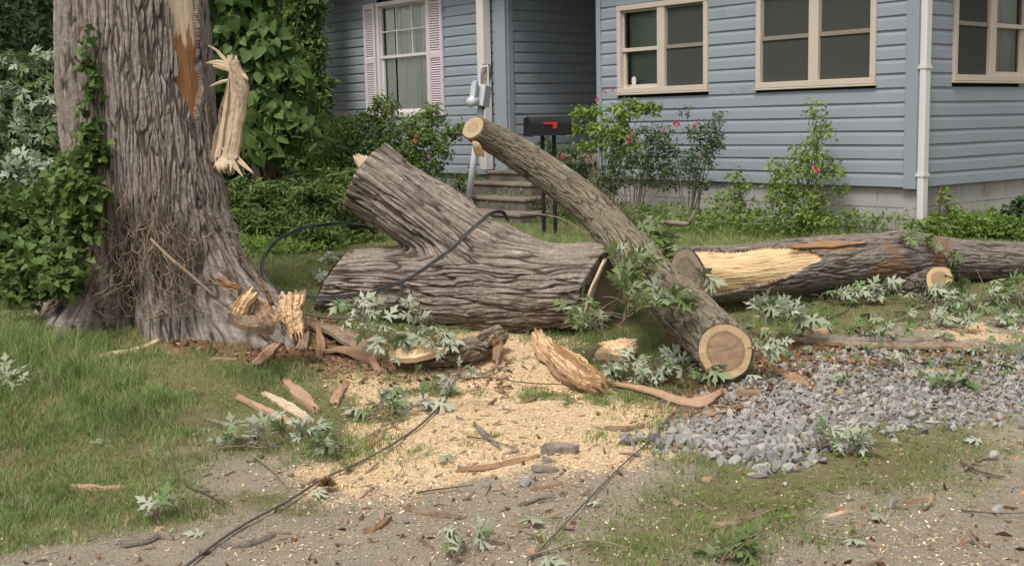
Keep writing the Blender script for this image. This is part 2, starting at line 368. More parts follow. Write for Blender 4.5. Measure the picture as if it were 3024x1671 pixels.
def ground_mat():
    m, nt, b = newmat('yard_ground', .95, .05)
    fine = noise(nt, 60, 5, .75); mid = noise(nt, 9, 5, .7)
    soil = mix(nt, mid, (.12, .115, .05), (.21, .17, .095))
    vo = N(nt, 'TexVoronoi', Scale=42); nt.links.new(coords(nt), vo.inputs['Vector'])
    dirt = mix(nt, noise(nt, 2.2, 6, .75), (.14, .105, .07), (.34, .282, .215))
    dirt = mix(nt, ramp(nt, noise(nt, 130, 3, .8), [(.45, g3(0)), (.62, g3(.7))]), dirt, (.45, .40, .33))
    dirt = mix(nt, ramp(nt, noise(nt, 85, 4, .8), [(.52, g3(0)), (.68, g3(.75))]), dirt, (.11, .08, .06))
    sw = N(nt, 'TexVoronoi', Scale=130); nt.links.new(coords(nt), sw.inputs['Vector'])
    saw = ramp(nt, sw.outputs['Color'], [(0, (.40, .27, .15)), (.5, (.62, .45, .27)), (1, (.78, .61, .41))])
    saw = mix(nt, ramp(nt, mid, [(.45, g3(0)), (.75, g3(.4))]), saw, (.42, .30, .19))
    rot = mix(nt, fine, (.075, .042, .026), (.30, .18, .10))
    def msk(a, k=.30):
        s = math_(nt, 'ADD', attr(nt, a), math_(nt, 'MULTIPLY', math_(nt, 'SUBTRACT', fine, .5), 1.6))
        return ramp(nt, s, [(.5 - k / 2, g3(0)), (.5 + k / 2, g3(1))])
    c = mix(nt, msk('dirt', .4), soil, dirt)
    c = mix(nt, msk('rot'), c, rot); c = mix(nt, msk('saw'), c, saw)
    setc(nt, b, c); bump(nt, b, fine, .8, .012); return m
MAT['ground'] = ground_mat()
# ------------------------------------------------------------------ ground zones (true extents of dirt, sawdust, stone, in metres)
def gp(L): return np.array([G(a, b)[:2] for a, b in L])
ZP = {
 'dirt': [gp([(-900, 1720), (0, 1640), (250, 1590), (520, 1555), (640, 1450), (860, 1500), (950, 1390), (1200, 1360), (1600, 1290), (1900, 1310), (2150, 1385), (2450, 1330), (2600, 1260), (2900, 1230), (3500, 1230), (3500, 2300), (-900, 2300)]),
          gp([(2280, 1020), (2600, 985), (2750, 930), (3100, 930), (3500, 960), (3500, 1300), (2600, 1300), (1900, 1400), (1900, 1280), (2100, 1130)]),
          gp([(520, 1330), (700, 1290), (900, 1400), (880, 1480), (620, 1480)])],
 'green': [gp([(1700, 1600), (1870, 1500), (2060, 1410), (2260, 1375), (2480, 1300), (2680, 1245), (2860, 1270), (2930, 1340), (2780, 1440), (2500, 1470), (2380, 1560), (2200, 1640), (1900, 1690), (1720, 1690)]),
           gp([(2800, 1060), (3100, 1020), (3200, 1070), (2950, 1110)])],
 'saw': [gp([(960, 1150), (1040, 1100), (1150, 1130), (1290, 985), (1520, 975), (1640, 1010), (1760, 1110), (1830, 1190), (2040, 1215), (2110, 1250), (1960, 1320), (1800, 1365), (1560, 1385), (1330, 1430), (1120, 1465), (930, 1450), (880, 1400), (1010, 1350), (1060, 1230)]),
         gp([(2680, 970), (2900, 935), (3100, 950), (3100, 1010), (2850, 1010)])],
 'rot': [gp([(1960, 1000), (2250, 985), (2600, 1000), (2900, 1030), (2950, 1075), (2600, 1085), (2350, 1120), (2150, 1180), (1960, 1160)]), gp([(430, 1010), (560, 955), (700, 900), (900, 905), (1030, 960), (1120, 1040), (1300, 1090), (1520, 1080), (1480, 1140), (1150, 1130), (900, 1095), (700, 1060)]),
         gp([(2000, 1100), (2250, 1060), (2550, 1060), (2450, 1160), (2150, 1230), (1900, 1220)])],
 'rock': [gp([(1960, 1320), (2080, 1255), (2200, 1215), (2150, 1150), (2300, 1080), (2560, 1040), (2850, 1050), (3300, 1060), (3300, 1230), (2860, 1235), (2600, 1275), (2400, 1320), (2250, 1370), (2060, 1345)])],
}
def sdist(x, y, poly):
    P = np.stack([x, y], 1); d = np.full(len(P), 1e9); ins = np.zeros(len(P), bool); n = len(poly)
    for i in range(n):
        a, b = poly[i], poly[(i + 1) % n]; e = b - a; w_ = P - a
        t = np.clip((w_ @ e) / (e @ e + 1e-12), 0, 1); d = np.minimum(d, np.linalg.norm(w_ - t[:, None] * e, axis=1))
        cnd = ((a[1] > y) != (b[1] > y)) & (x < (b[0] - a[0]) * (y - a[1]) / (b[1] - a[1] + 1e-12) + a[0]); ins ^= cnd
    return np.where(ins, d, -d)
def zone(x, y, k, soft=.14, nz=.30):
    soft = {'saw': .26, 'dirt': .2, 'green': .22}.get(k, soft)
    s = np.full(len(x), -9.)
    for p in ZP[k]: s = np.maximum(s, sdist(x, y, p))
    s = s + nz * 1.5 * (n2(x, y, 3.3, 40 + len(k), 4) - .5) + .35 * (n2(x, y, 11, 50 + len(k), 3) - .5)
    return np.clip(.5 + s / (2 * soft), 0, 1)
def zones(x, y):
    z = {k: zone(x, y, k) for k in ZP}
    z['saw'] = z['saw'] * (1 - .8 * ss(.58, .70, n2(x, y, 3.6, 77, 4)))
    z['dirt'] = z['dirt'] * (1 - .85 * z['green'])
    z['grass'] = np.clip(1 - np.maximum.reduce([z['saw'], z['dirt'], z['rot'] * .9, z['rock']]), 0, 1) * (1 - .7 * ss(.56, .74, n2(x, y, 2.6, 99, 4)))
    return z
def axis(lo, hi, step, far, n):
    g = np.arange(lo, hi, step); a = hi + (far[1] - hi) * (np.linspace(0, 1, n) ** 2.5)[1:]; b = lo - (lo - far[0]) * (np.linspace(0, 1, n) ** 2.5)[1:]
    return np.concatenate([b[::-1], g, a])
gx = axis(-4.6, 5.2, .03, (-90, 90), 40)
gy = np.concatenate([np.linspace(-20, 2.9, 20), np.arange(3.0, 10.2, .03), 10.2 + 130 * (np.linspace(0, 1, 60) ** 2.2)])
X, Y = np.meshgrid(gx, gy); x, y = X.ravel(), Y.ravel()
Zs = zones(x, y)
z = T(x, y, True)
nx, ny = len(gx), len(gy)
idx = np.arange(nx * ny).reshape(ny, nx)
F = np.stack([idx[:-1, :-1].ravel(), idx[:-1, 1:].ravel(), idx[1:, 1:].ravel(), idx[1:, :-1].ravel()], 1)
kind(mesh_obj('ground', np.stack([x, y, z], 1), F, MAT['ground'], attrs={k: Zs[k] for k in ('saw', 'dirt', 'rot')}), 'structure')

# ------------------------------------------------------------------ bark
def bark_h(P, w_=.04, e=6, seed=3):
    q = P / np.array([w_, w_, w_ * e])
    ws = np.array([w_ * 2.6, w_ * 2.6, w_ * e * .9])
    wp = np.stack([fbm(P / ws + 9.1, seed + 11, 3), fbm(P / ws + 3.7, seed + 17, 3)], 1) - .5
    q[:, 0] += wp[:, 0] * 2.6; q[:, 1] += wp[:, 1] * 2.6
    F1, F2, c = worley(q * np.array([.62, .62, .55]), seed)
    G1, G2, c3 = worley(q * np.array([1.0, 1.0, .9]), seed + 3)
    r1 = ss(.0, .20, F2 - F1) * (.62 + .38 * ss(0, .20, G2 - G1))
    q2 = P / np.array([w_ * .48, w_ * .48, w_ * .48 * e * 1.1]); q2[:, :2] += wp * 4
    G1, G2, c2 = worley(q2, seed + 5)
    r2 = ss(0, .4, G2 - G1)
    fn = fbm(P / np.array([w_ * .3, w_ * .3, w_ * 1.3]), seed + 23, 4)
    fn2 = fbm(P / np.array([w_ * .16, w_ * .16, w_ * .45]), seed + 29, 3)
    h = .56 * r1 + .16 * r2 * (.4 + .6 * r1) + .22 * fn * (.3 + .7 * r1) + .16 * (fn2 - .3) * r1 + .07 * (c - .5) * r1
    return np.clip(h, 0, 1.2)
def streak(P, w_, e, seed):
    return fbm(P / np.array([w_ * .32, w_ * .32, w_ * e * .55]), seed + 51, 4)
def smooth_ring(ring, k=7):
    ring = np.asarray(ring); c = ring.mean(0); n = len(ring); k = max(1, n // 28)
    return sum(np.roll(ring, i, 0) for i in range(-k, k + 1)) / (2 * k + 1)
def ring_cap(name, ring, centre, out, mat, parent, K=14, dome=0.0, frac=.93, wob=.004):
    ring = smooth_ring(ring); n = len(ring); centre = np.asarray(centre); V = [centre + out * .004]; rad = [0.]; ang = [0.]
    for k in range(1, K + 1):
        f = k / K; V.extend(centre + (ring - centre) * f * frac + out * .004 + out * dome * (1 - f * f)); rad.extend([f] * n); ang.extend(np.abs(np.linspace(-math.pi, math.pi, n, endpoint=False)))
    V = np.array(V); rr = fbm(V * 22, 5, 3) - .5; V = V + np.outer(rr * wob * 2, out)
    F = [(0, 1 + j, 1 + (j + 1) % n) for j in range(n)]
    for k in range(K - 1):
        a = 1 + k * n; b = a + n
        F += [(a + j, b + j, b + (j + 1) % n, a + (j + 1) % n) for j in range(n)]
    return mesh_obj(name, V, F, mat, parent, attrs={'rad': np.array(rad), 'ang': np.array(ang)})
def bark_tube(name, C, R, nth, parent, mat, w_=.04, e=6, amp=.02, seed=3, modr=None, ends=(True, True), strip=None, strip_name='stripped_wood', strip_mat=None, tilt0=None, tilt1=None):
    n = len(C); Tn, Nn, B = frames(C); s = np.concatenate([[0], np.cumsum(np.linalg.norm(np.diff(C, axis=0), axis=1))])
    th = np.arange(nth) * 2 * math.pi / nth
    S, TH = np.meshgrid(s, th, indexing='ij'); Rg = np.repeat(R[:, None], nth, 1)
    lob = 1 + .075 * (fbm(np.stack([np.cos(TH).ravel() * 1.3, np.sin(TH).ravel() * 1.3, S.ravel() * 1.6], 1), seed + 31, 3).reshape(S.shape) - .5) * 2
    Rg = Rg * lob
    if modr is not None: Rg = Rg + modr(S, TH)
    Rm = float(np.mean(R))
    P = np.stack([Rm * np.cos(TH).ravel(), Rm * np.sin(TH).ravel(), S.ravel()], 1)
    h = bark_h(P, w_, e, seed).reshape(S.shape); hh = h.copy()
    m = None
    if strip is not None:
        m = strip(S, TH)                       # 1 where the bark is gone
        fl = fbm(P / np.array([.03, .03, .25]), 8, 4).reshape(S.shape)
        h = h * (1 - m) + m * (-1.2 + .7 * (fl - .5))
    Rg = Rg + amp * (h - .75)
    V = C[:, None] + Rg[..., None] * (Nn[:, None] * np.cos(TH)[..., None] + B[:, None] * np.sin(TH)[..., None])
    for tl, i0 in ((tilt0, 0), (tilt1, -1)):
        if tl is None: continue
        nrm, reach = unit(np.array(tl[0])), tl[1]
        c0 = C[i0]; t0 = Tn[i0]
        for i in range(n):
            d = abs(s[i] - s[i0]); wg = max(0., 1 - d / reach)
            if wg <= 0: continue
            off = V[i] - C[i]; sh = -(off @ nrm) / (t0 @ nrm); V[i] += np.outer(sh * wg, t0)
    V = V.reshape(-1, 3); idx = np.arange(n * nth).reshape(n, nth); j2 = np.roll(idx, -1, axis=1)
    F = np.stack([idx[:-1].ravel(), j2[:-1].ravel(), j2[1:].ravel(), idx[1:].ravel()], 1)
    ridge = np.clip(hh, 0, 1).ravel(); stk = streak(P, w_, e, seed) * np.clip(.25 + 1.2 * ridge, 0, 1) + .5 * (1 - np.clip(.25 + 1.2 * ridge, 0, 1)); rings = []
    extraV, extraF, nv = [], [], len(V)
    for k, on in enumerate(ends):
        ring = V.reshape(n, nth, 3)[0 if k == 0 else -1]; c = ring.mean(0)
        if k == 0: i0, tl = idx[0], tilt0
        else: i0, tl = idx[-1], tilt1
        out = (-Tn[0] if k == 0 else Tn[-1]) if tl is None else unit(np.array(tl[0]))
        rings.append((ring, c, out))
        inner = c + (smooth_ring(ring) - c) * .90; extraV.append(inner); ii = nv + np.arange(nth); nv += nth
        q = np.stack([i0, ii, np.roll(ii, -1), np.roll(i0, -1)], 1); extraF.append(q if k == 0 else q[:, ::-1])
    V = np.vstack([V] + extraV); ridge = np.concatenate([ridge, np.full(len(V) - len(ridge), .05)])
    stk = np.concatenate([stk, np.full(len(V) - len(stk), .5)]); at_ = {'ridge': ridge, 'streak': stk}
    if m is not None:
        mm = np.concatenate([m.ravel(), np.zeros(2 * nth)]); fm = mm[F].mean(1) > .5
        mesh_obj(strip_name, V, F[fm], strip_mat, parent, attrs=at_); F = F[~fm]
    o = mesh_obj(name, V, np.vstack([F] + extraF), mat, parent, attrs=at_)
    return o, rings, (s, th)
# ------------------------------------------------------------------ the standing maple
base = at(404, 300, 7.75); base[2] = T(base[0], base[1])
tree = thing('maple_trunk', 'huge standing grey maple trunk with flared roots, torn wood on its right side', 'tree', base)
hs_ = np.concatenate([np.linspace(-.35, 2.6, 760), np.linspace(2.61, 4.2, 50)])
C = np.stack([base[0] + .00 * hs_, base[1] + .02 * hs_, base[2] + hs_], 1)
R0 = np.interp(hs_, [-.35, 0, 1.2, 2.4, 4.2], [.47, .475, .462, .468, .49])
# theta: N axis is -Y (toward the camera), find where the right and left sides are
Tn, Nn, Bn = frames(C)
def thof(v): return math.atan2(float(np.dot(v, Bn[100])), float(np.dot(v, Nn[100])))
tr_, tl_, tf_ = thof([1, 0, 0]), thof([-1, 0, 0]), thof([0, -1, 0])
def lobe(TH, t0, wd): d = np.angle(np.exp(1j * (TH - t0))); return np.exp(-(d / wd) ** 2)
FLH = [-.4, 0, .1, .25, .45, .65, 1.0, 1.7]
def modr(S, TH):
    H = S - .35
    f = lambda tab: np.interp(H, FLH, tab)
    r = lobe(TH, thof([1, -.35, 0]), .42) * f([.80, .62, .44, .30, .19, .11, .04, 0])
    r = r + lobe(TH, thof([-1, -.25, 0]), .42) * f([.40, .27, .21, .15, .10, .06, .03, 0])
    r = r + lobe(TH, thof([-.42, -1, 0]), .34) * f([.46, .36, .26, .16, .10, .05, .02, 0])
    r = r + lobe(TH, thof([.45, -1, 0]), .3) * f([.26, .18, .12, .08, .05, .03, .0, 0])
    r = r + lobe(TH, thof([0, 1, 0]), .7) * f([.6, .5, .3, .2, .1, .05, .0, 0])
    g = thof([-.55, -.83, 0]) + .05 * np.sin(H * 3)
    r = r - lobe(TH, g, .075) * np.interp(H, [0, .5, 1.2, 2.6], [.0, .05, .09, .07])       # seam between two stems
    r = r - lobe(TH, thof([.99, -.10, 0]), .14) * np.interp(H, [1.15, 1.6, 2.1], [0, .03, .05])
    r = r - .05 * lobe(TH, thof([.05, -1, 0]), .16) * np.interp(H, [0, .15, .4, .7], [1.6, 1.6, 1, 0])
    burl = fbm(np.stack([np.cos(TH).ravel() * 3, np.sin(TH).ravel() * 3, H.ravel() * 4], 1), 61, 3).reshape(S.shape)
    return r + (burl - .5) * np.interp(H, [0, .5, .9], [.16, .10, .02])
gap_c = thof([.83, -.56, 0])
def strip(S, TH):
    H = S - .35; wd = np.interp(H, [1.2, 1.4, 1.65, 2.5, 4.2], [.04, .17, .24, .27, .3]) + .05 * np.sin(H * 17) * np.sin(H * 7 + 1)
    d = np.abs(np.angle(np.exp(1j * (TH - gap_c - .05))))
    return ((d < wd) & (H > 1.18)).astype(float)
m_, mn, mb = newmat('torn_wood', .8, .15)
tcn = N(mn, 'TexCoord'); sep = N(mn, 'SeparateXYZ'); mn.links.new(tcn.outputs['Object'], sep.inputs[0])
hz = math_(mn, 'ADD', sep.outputs['Z'], math_(mn, 'MULTIPLY', math_(mn, 'SUBTRACT', noise(mn, 4, 4, .7, 0, coords(mn, (5, 5, 1))), .5), .9))
fib = noise(mn, 3, 6, .7, 0, coords(mn, (18, 18, 1.2)))
cc = mix(mn, fib, (.42, .20, .08), (.30, .16, .085)); cp = mix(mn, fib, (.66, .50, .34), (.78, .64, .46))
cc = mix(mn, ramp(mn, math_(mn, 'MULTIPLY', hz, .35), [(.585, g3(0)), (.605, g3(1))]), cc, cp)
setc(mn, mb, cc); bump(mn, mb, fib, .7, .01); MAT['torn'] = m_
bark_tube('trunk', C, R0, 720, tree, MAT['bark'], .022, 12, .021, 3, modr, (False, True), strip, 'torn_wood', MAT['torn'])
# top cap so the trunk is closed above the frame
mb_ = MB(); mb_.add(*tube_np([C[-1] - [0, 0, .1], C[-1] + [.02, 0, .15], C[-1] + [.05, .02, .30]], [.49, .40, .12], 14)); mb_.build('broken_top', MAT['wood_cream'], tree)
# dry basal shoots on the trunk's front
def on_trunk(thv, H, lift=.02):
    i = int(np.argmin(abs(hs_ - H))); S = np.array([[H + .35]]); TH = np.array([[thv]])
    r = R0[i] + float(modr(S, TH)[0, 0]) + lift
    return C[i] + r * (Nn[i] * math.cos(thv) + Bn[i] * math.sin(thv))
tw = MB()
for k in range(330):
    t0 = tf_ + random.uniform(-.95, 1.15) if k % 3 else tf_ + random.uniform(-.2, .75)
    h0 = random.uniform(.05, .62); L = random.uniform(.12, .5); dr = random.uniform(-.5, .5); pts = []
    up = random.choice([1, 1, -1, -1, -.4])
    for j in range(6):
        f = j / 5; pts.append(on_trunk(t0 + dr * f * .5 + .05 * random.uniform(-1, 1), max(.02, h0 + up * L * f * .7), .015 + .05 * math.sin(f * 3.1) * random.uniform(.4, 1.6)))
    tw.tube(catmull(pts, 11), [random.uniform(.0022, .0045), .0012], 4)
for k in range(34):
    t0 = tf_ + random.uniform(-.8, 1.3); h0 = random.uniform(.1, .5); L = random.uniform(.5, 1.0)
    pts = [on_trunk(t0 + .05 * math.sin(j * 1.3 + k) + j * .012, h0 + L * j / 6, .012) for j in range(7)]
    tw.tube(catmull(pts, 16), [.0032, .0015], 4)
m2, n2_, b2 = newmat('dry_shoots', .85, .1); setc(n2_, b2, ramp(n2_, attr(n2_, 'rnd'), [(0, (.10, .07, .05)), (.6, (.21, .155, .11)), (1, (.36, .28, .20))])); MAT['dry'] = m2
tw.build('basal_shoots', MAT['dry'], tree, smooth=True)
st = MB(); P0 = at(445, 705, 7.05); P1 = at(560, 810, 6.95); P2 = at(640, 880, 6.95)
st.tube(catmull([P0, at(500, 760, 6.98), P1, P2], 14), [.007, .012, .007], 7); st.build('dead_stick', MAT['bark_piece'], tree, smooth=True)
# ------------------------------------------------------------------ splinter slab hanging at the tree's right
def slab_mesh(P, width, thick, n=40, m=10, jag=.03, up=(0, 0, 1), curl=0., seed=1, rough=.006, taper=None):
    """a torn slab of wood along the path P; rectangular section with ragged ends"""
    Cn = catmull(P, n); Tn = unit(np.gradient(Cn, axis=0)); up = np.asarray(up, float); side = unit(np.cross(Tn, up)); nn = np.cross(side, Tn)
    L = np.linalg.norm(np.diff(Cn, axis=0), axis=1).sum()
    u = np.linspace(-1, 1, m); tt = np.linspace(0, 1, n); wt = np.interp(tt, np.linspace(0, 1, len(np.atleast_1d(width))), np.atleast_1d(width)) / 2
    wn = wt * (1 + .25 * (fbm(np.stack([tt * L * 14, 0 * tt + seed, 0 * tt], 1), seed, 3) - .5) * 2)
    wn2 = wt * (1 + .25 * (fbm(np.stack([tt * L * 14, 0 * tt + seed + 5, 0 * tt], 1), seed + 1, 3) - .5) * 2)
    tops, bots = [], []
    for i in range(n):
        for j in range(m):
            ww = wn[i] if u[j] > 0 else wn2[i]
            e0 = jag * (fbm(np.array([[u[j] * 4 + seed, 1., seed]]), seed + 2, 3)[0] - .5) * 3 if i == 0 else (jag * (fbm(np.array([[u[j] * 4 + seed, 7., seed]]), seed + 3, 3)[0] - .5) * 3 if i == n - 1 else 0)
            p = Cn[i] + side[i] * u[j] * ww + nn[i] * curl * (1 - u[j] ** 2) + Tn[i] * e0
            tops.append(p + nn[i] * thick * .5 * (1 - .5 * abs(u[j]) ** 3)); bots.append(p - nn[i] * thick * .5)
    tops = np.array(tops); bots = np.array(bots)
    d = (fbm(tops * [60, 60, 60], seed + 9, 3) - .5) * rough * 2
    fib = (fbm(np.stack([np.tile(u, n) * 16 * float(np.mean(wt)) / .05, np.repeat(tt, m) * L * 5, np.zeros(n * m)], 1), seed + 4, 3) - .5) * rough * 4
    tops = tops + np.repeat(nn, m, 0) * (d + fib)[:, None]
    V = np.vstack([tops, bots]); idx = np.arange(n * m).reshape(n, m); F = []
    for i in range(n - 1):
        for j in range(m - 1):
            a, b, c, e = idx[i, j], idx[i, j + 1], idx[i + 1, j + 1], idx[i + 1, j]; F.append((a, b, c, e)); o = n * m; F.append((e + o, c + o, b + o, a + o))
    loop = list(idx[0, :]) + list(idx[1:, -1]) + list(idx[-1, -2::-1]) + list(idx[-2:0:-1, 0]); o = n * m
    for k in range(len(loop)):
        a, b = loop[k], loop[(k + 1) % len(loop)]; F.append((a, a + o, b + o, b))
    return V, F
Dz = 7.55
hang = thing('splintered_slab', 'pale splintered slab of wood hanging against the right side of the standing trunk', 'wood slab', at(690, 330, Dz))
mb_ = MB()
back = np.array([-.25, 1, 0])
V, F = slab_mesh([at(662, 500, Dz - .05), at(668, 460, Dz), at(684, 380, Dz), at(697, 300, Dz), at(703, 240, Dz - .02), at(690, 185, Dz - .04)], [.115, .135, .135, .125, .105, .055], .05, 64, 30, .06, (-.15, -1, 0), .02, 4, .006); mb_.add(V, F)
mb_.build('slab', MAT['wood_cream'], hang, smooth=True)
mb_ = MB()
for pts, r in (([(686, 196), (660, 172), (640, 150), (615, 135)], [.012, .009, .003]), ([(688, 206), (665, 192), (640, 186), (612, 187)], [.015, .022, .004]), ([(690, 214), (662, 205), (632, 196)], [.009, .006]),
               ([(676, 238), (650, 243), (622, 256)], [.009, .009, .004]), ([(702, 216), (720, 222), (734, 238)], [.010, .012, .003]), ([(684, 200), (682, 188), (679, 175)], [.012, .003]),
               ([(700, 470), (722, 490), (748, 512)], [.016, .013, .004]), ([(686, 478), (700, 498), (714, 518)], [.018, .012, .004]), ([(660, 440), (672, 470), (677, 505)], [.008, .010, .006]),
               ([(648, 480), (650, 492), (646, 502)], [.018, .007]), ([(668, 492), (664, 505), (668, 512)], [.02, .006]), ([(640, 470), (655, 400), (668, 310), (676, 235)], [.016, .012, .010, .004])):
    V, F = slab_mesh([at(a, b, Dz - .05) for a, b in pts], [q * 2.1 for q in r], .012, 12, 5, .02, (0, -1, .1), 0, len(mb_.V) + 3, .003); mb_.add(V, F)
mb_.build('splinter', MAT['wood_cream'], hang, smooth=False)
mb_ = MB(); V, F = slab_mesh([at(650, 490, Dz + .03), at(668, 380, Dz + .04), at(684, 290, Dz + .04), at(690, 220, Dz + .03)], [.13, .12, .11, .06], .03, 30, 8, .02, (0, -1, 0), -.015, 9); mb_.add(V, F); mb_.build('bark_backing', MAT['bark_piece'], hang, smooth=True)
# ------------------------------------------------------------------ the big forked section on the ground (two limbs fused by remeshing)
rA = [.225, .27, .30, .295, .285]
pc = [(985, 833), (1180, 842), (1390, 850), (1590, 850), (1790, 846)]
sA_ = None
PA = [rest(a, b, r) for (a, b), r in zip(pc, rA)]
# smooth the depths into a straight axis that comes a little toward the camera at its right end
dl = np.linspace(8.12, 7.72, 5)
PA = [at(a, b, d) for (a, b), d in zip(pc, dl)]
PB = [at(1080, 522, 8.10), at(1150, 568, 8.06), at(1270, 655, 8.0), at(1420, 760, 7.92), at(1560, 822, 7.84)]
rB = [.25, .24, .245, .27, .26]
CA, CB = catmull(PA, 60), catmull(PB, 50); RA = np.interp(np.linspace(0, 1, 60), np.linspace(0, 1, 5), rA); RB = np.interp(np.linspace(0, 1, 50), np.linspace(0, 1, 5), rB)
def rawtube(Cx, Rx, shear=None):
    V, F = tube_np(Cx, [0.1], 28); n = 28; Tn, Nn_, B_ = frames(Cx); th = np.arange(n) * 2 * math.pi / n
    V = (Cx[:, None] + Rx[:, None, None] * (Nn_[:, None] * np.cos(th)[None, :, None] + B_[:, None] * np.sin(th)[None, :, None])).reshape(-1, 3)
    if shear:
        V = V.reshape(len(Cx), n, 3)
        for i in range(len(Cx)):
            wg = max(0., 1 - (len(Cx) - 1 - i) / 9.)
            wl = max(0., 1 - i / 12.)
            if wl > 0: V[i] += np.outer((V[i][:, 2] - Cx[i][2]) * .55 * wl, Tn[i])
            if wg > 0: V[i] += np.outer(((V[i][:, 2] - Cx[i][2]) * shear + (V[i][:, 1] - Cx[i][1]) * SHY) * wg, Tn[i])
        V = V.reshape(-1, 3)
    return V, F
SHEAR = .30; SHY = .42
fm = bpy.data.meshes.new('fork_base'); CC_ = catmull([at(1215, 742, 7.98), at(1320, 770, 7.95), at(1450, 805, 7.88), at(1600, 835, 7.82)], 30); VC, FC = rawtube(CC_, np.interp(np.linspace(0, 1, 30), [0, .25, .6, 1], [.12, .25, .30, .27]), None)
VA, FA = rawtube(CA, RA, SHEAR); VB, FB = rawtube(CB, RB)
fm.from_pydata(VA.tolist() + VB.tolist() + VC.tolist(), [], FA + [tuple(i + len(VA) for i in f) for f in FB] + [tuple(i + len(VA) + len(VB) for i in f) for f in FC])
fo = bpy.data.objects.new('fork_tmp', fm); sc.collection.objects.link(fo)
rm = fo.modifiers.new('r', 'REMESH'); rm.mode = 'VOXEL'; rm.voxel_size = .0064
smo = fo.modifiers.new('s', 'SMOOTH'); smo.factor = .6; smo.iterations = 40
dg = bpy.context.evaluated_depsgraph_get(); ev = fo.evaluated_get(dg); em = ev.to_mesh()
nv = len(em.vertices); V = np.empty(nv * 3, np.float32); em.vertices.foreach_get('co', V); V = V.reshape(-1, 3).astype(float)
Nv = np.empty(nv * 3, np.float32); em.vertices.foreach_get('normal', Nv); Nv = Nv.reshape(-1, 3).astype(float)
Ff = [tuple(p.vertices) for p in em.polygons]; F = np.array([f if len(f) == 4 else f + (f[-1],) for f in Ff])
F = F if all(len(f) == 4 for f in Ff) else Ff
ev.to_mesh_clear(); bpy.data.objects.remove(fo)
def local(V, Cx, Rx):
    Tn, Nn_, B_ = frames(Cx); s = np.concatenate([[0], np.cumsum(np.linalg.norm(np.diff(Cx, axis=0), axis=1))])
    bi = np.zeros(len(V), int); bd = np.full(len(V), 9e9)
    for i in range(len(Cx)):
        d = ((V - Cx[i]) ** 2).sum(1); m = d < bd; bd[m] = d[m]; bi[m] = i
    off = V - Cx[bi]; ds = (off * Tn[bi]).sum(1); per = off - ds[:, None] * Tn[bi]; rr = np.linalg.norm(per, axis=1)
    th = np.arctan2((per * B_[bi]).sum(1), (per * Nn_[bi]).sum(1)); S = s[bi] + ds
    return S, th, rr / Rx[bi], s[-1], Tn[bi]
sA, tA, qA, LA, TA = local(V, CA, RA); sB, tB, qB, LB, TB = local(V, CB, RB)
PAn = np.stack([.27 * np.cos(tA), .27 * np.sin(tA), sA + .06 * np.sin(tA * 3)], 1); PBn = np.stack([.25 * np.cos(tB), .25 * np.sin(tB), sB + .05 * np.sin(tB * 2)], 1)
hA = bark_h(PAn, .026, 15, 21)
hB = bark_h(PBn, .026, 15, 33)
wB = ss(-.12, .16, (qA - qB)) * (1 - ss(LB * .62, LB * .95, sB))
h = hA * (1 - wB) + hB * wB; stk = streak(PAn, .030, 9, 21) * (1 - wB) + streak(PBn, .030, 9, 33) * wB; gq = np.clip(.25 + 1.2 * h, 0, 1); stk = stk * gq + .5 * (1 - gq)
aR = unit(CA[-1] - CA[-3]); nR = unit(aR - np.array([0, SHY, SHEAR]))
aL = unit(CA[0] - CA[2]); nL = unit(aL + np.array([0, 0, .55]))
cap = ((V - CA[0]) @ nL > -.03) & (Nv @ nL > .7) | (np.abs((Nv * TB).sum(1)) > .75) & (sB < .02) | ((V - CA[-1]) @ nR > -.03) & (Nv @ nR > .7)
edge = 1 - (((V - CA[0]) @ nL > -.04) | (sB < .03) | ((V - CA[-1]) @ nR > -.04)).astype(float) * .6
lump = (fbm(V * 3.5, 71, 4) - .5) * .095
crot = np.exp(-(((V - at(1140, 752, 7.95)) / .14) ** 2).sum(1))
V2 = V + Nv * ((.024 * (h - .7) * edge + lump - .03 * crot) * (~cap))[:, None]
base = at(1400, 985, 7.8); base[2] = T(base[0], base[1])
fork = thing('forked_log', 'massive forked section of grey trunk lying beside the standing tree under a looped cable', 'log', base)
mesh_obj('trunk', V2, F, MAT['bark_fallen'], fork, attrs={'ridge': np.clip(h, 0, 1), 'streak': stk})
def end_disc(c, nrm, r, mat, name, parent, n=48, sq=1., seed=0, off=.012):
    nrm = unit(nrm); a = unit(np.cross(nrm, [0, 0, 1])); b = np.cross(nrm, a); th = np.arange(n) * 2 * math.pi / n
    rr = r * (1 + .05 * np.sin(2 * th + seed) + .03 * np.sin(5 * th + seed * 2))
    ring = c + nrm * off + rr[:, None] * (np.cos(th)[:, None] * a + np.sin(th)[:, None] * b)
    return ring_cap(name, ring, c + nrm * off, nrm, mat, parent)
end_disc(CA[-1], nR, .268, MAT['rings_dull'], 'cut_face', fork)
end_disc(CA[0], nL, .20, MAT['rings_dull'], 'cut_face', fork)
end_disc(CB[0], CB[0] - CB[2], .21, MAT['rings_dull'], 'cut_face', fork)
mb_ = MB(); q = at(1060, 478, 7.98)
for k, (a, b, a2, b2) in enumerate([(1078, 500, 1045, 462), (1072, 488, 1056, 455), (1085, 486, 1066, 460), (1088, 480, 1078, 462)]):
    V, F = slab_mesh([at(a, b, 7.93), at(a2, b2, 7.95)], [.06, .02], .02, 8, 4, .02, (0, -1, 0), 0, k, .003); mb_.add(V, F)
mb_.build('splinter', MAT['wood_cream'], fork)
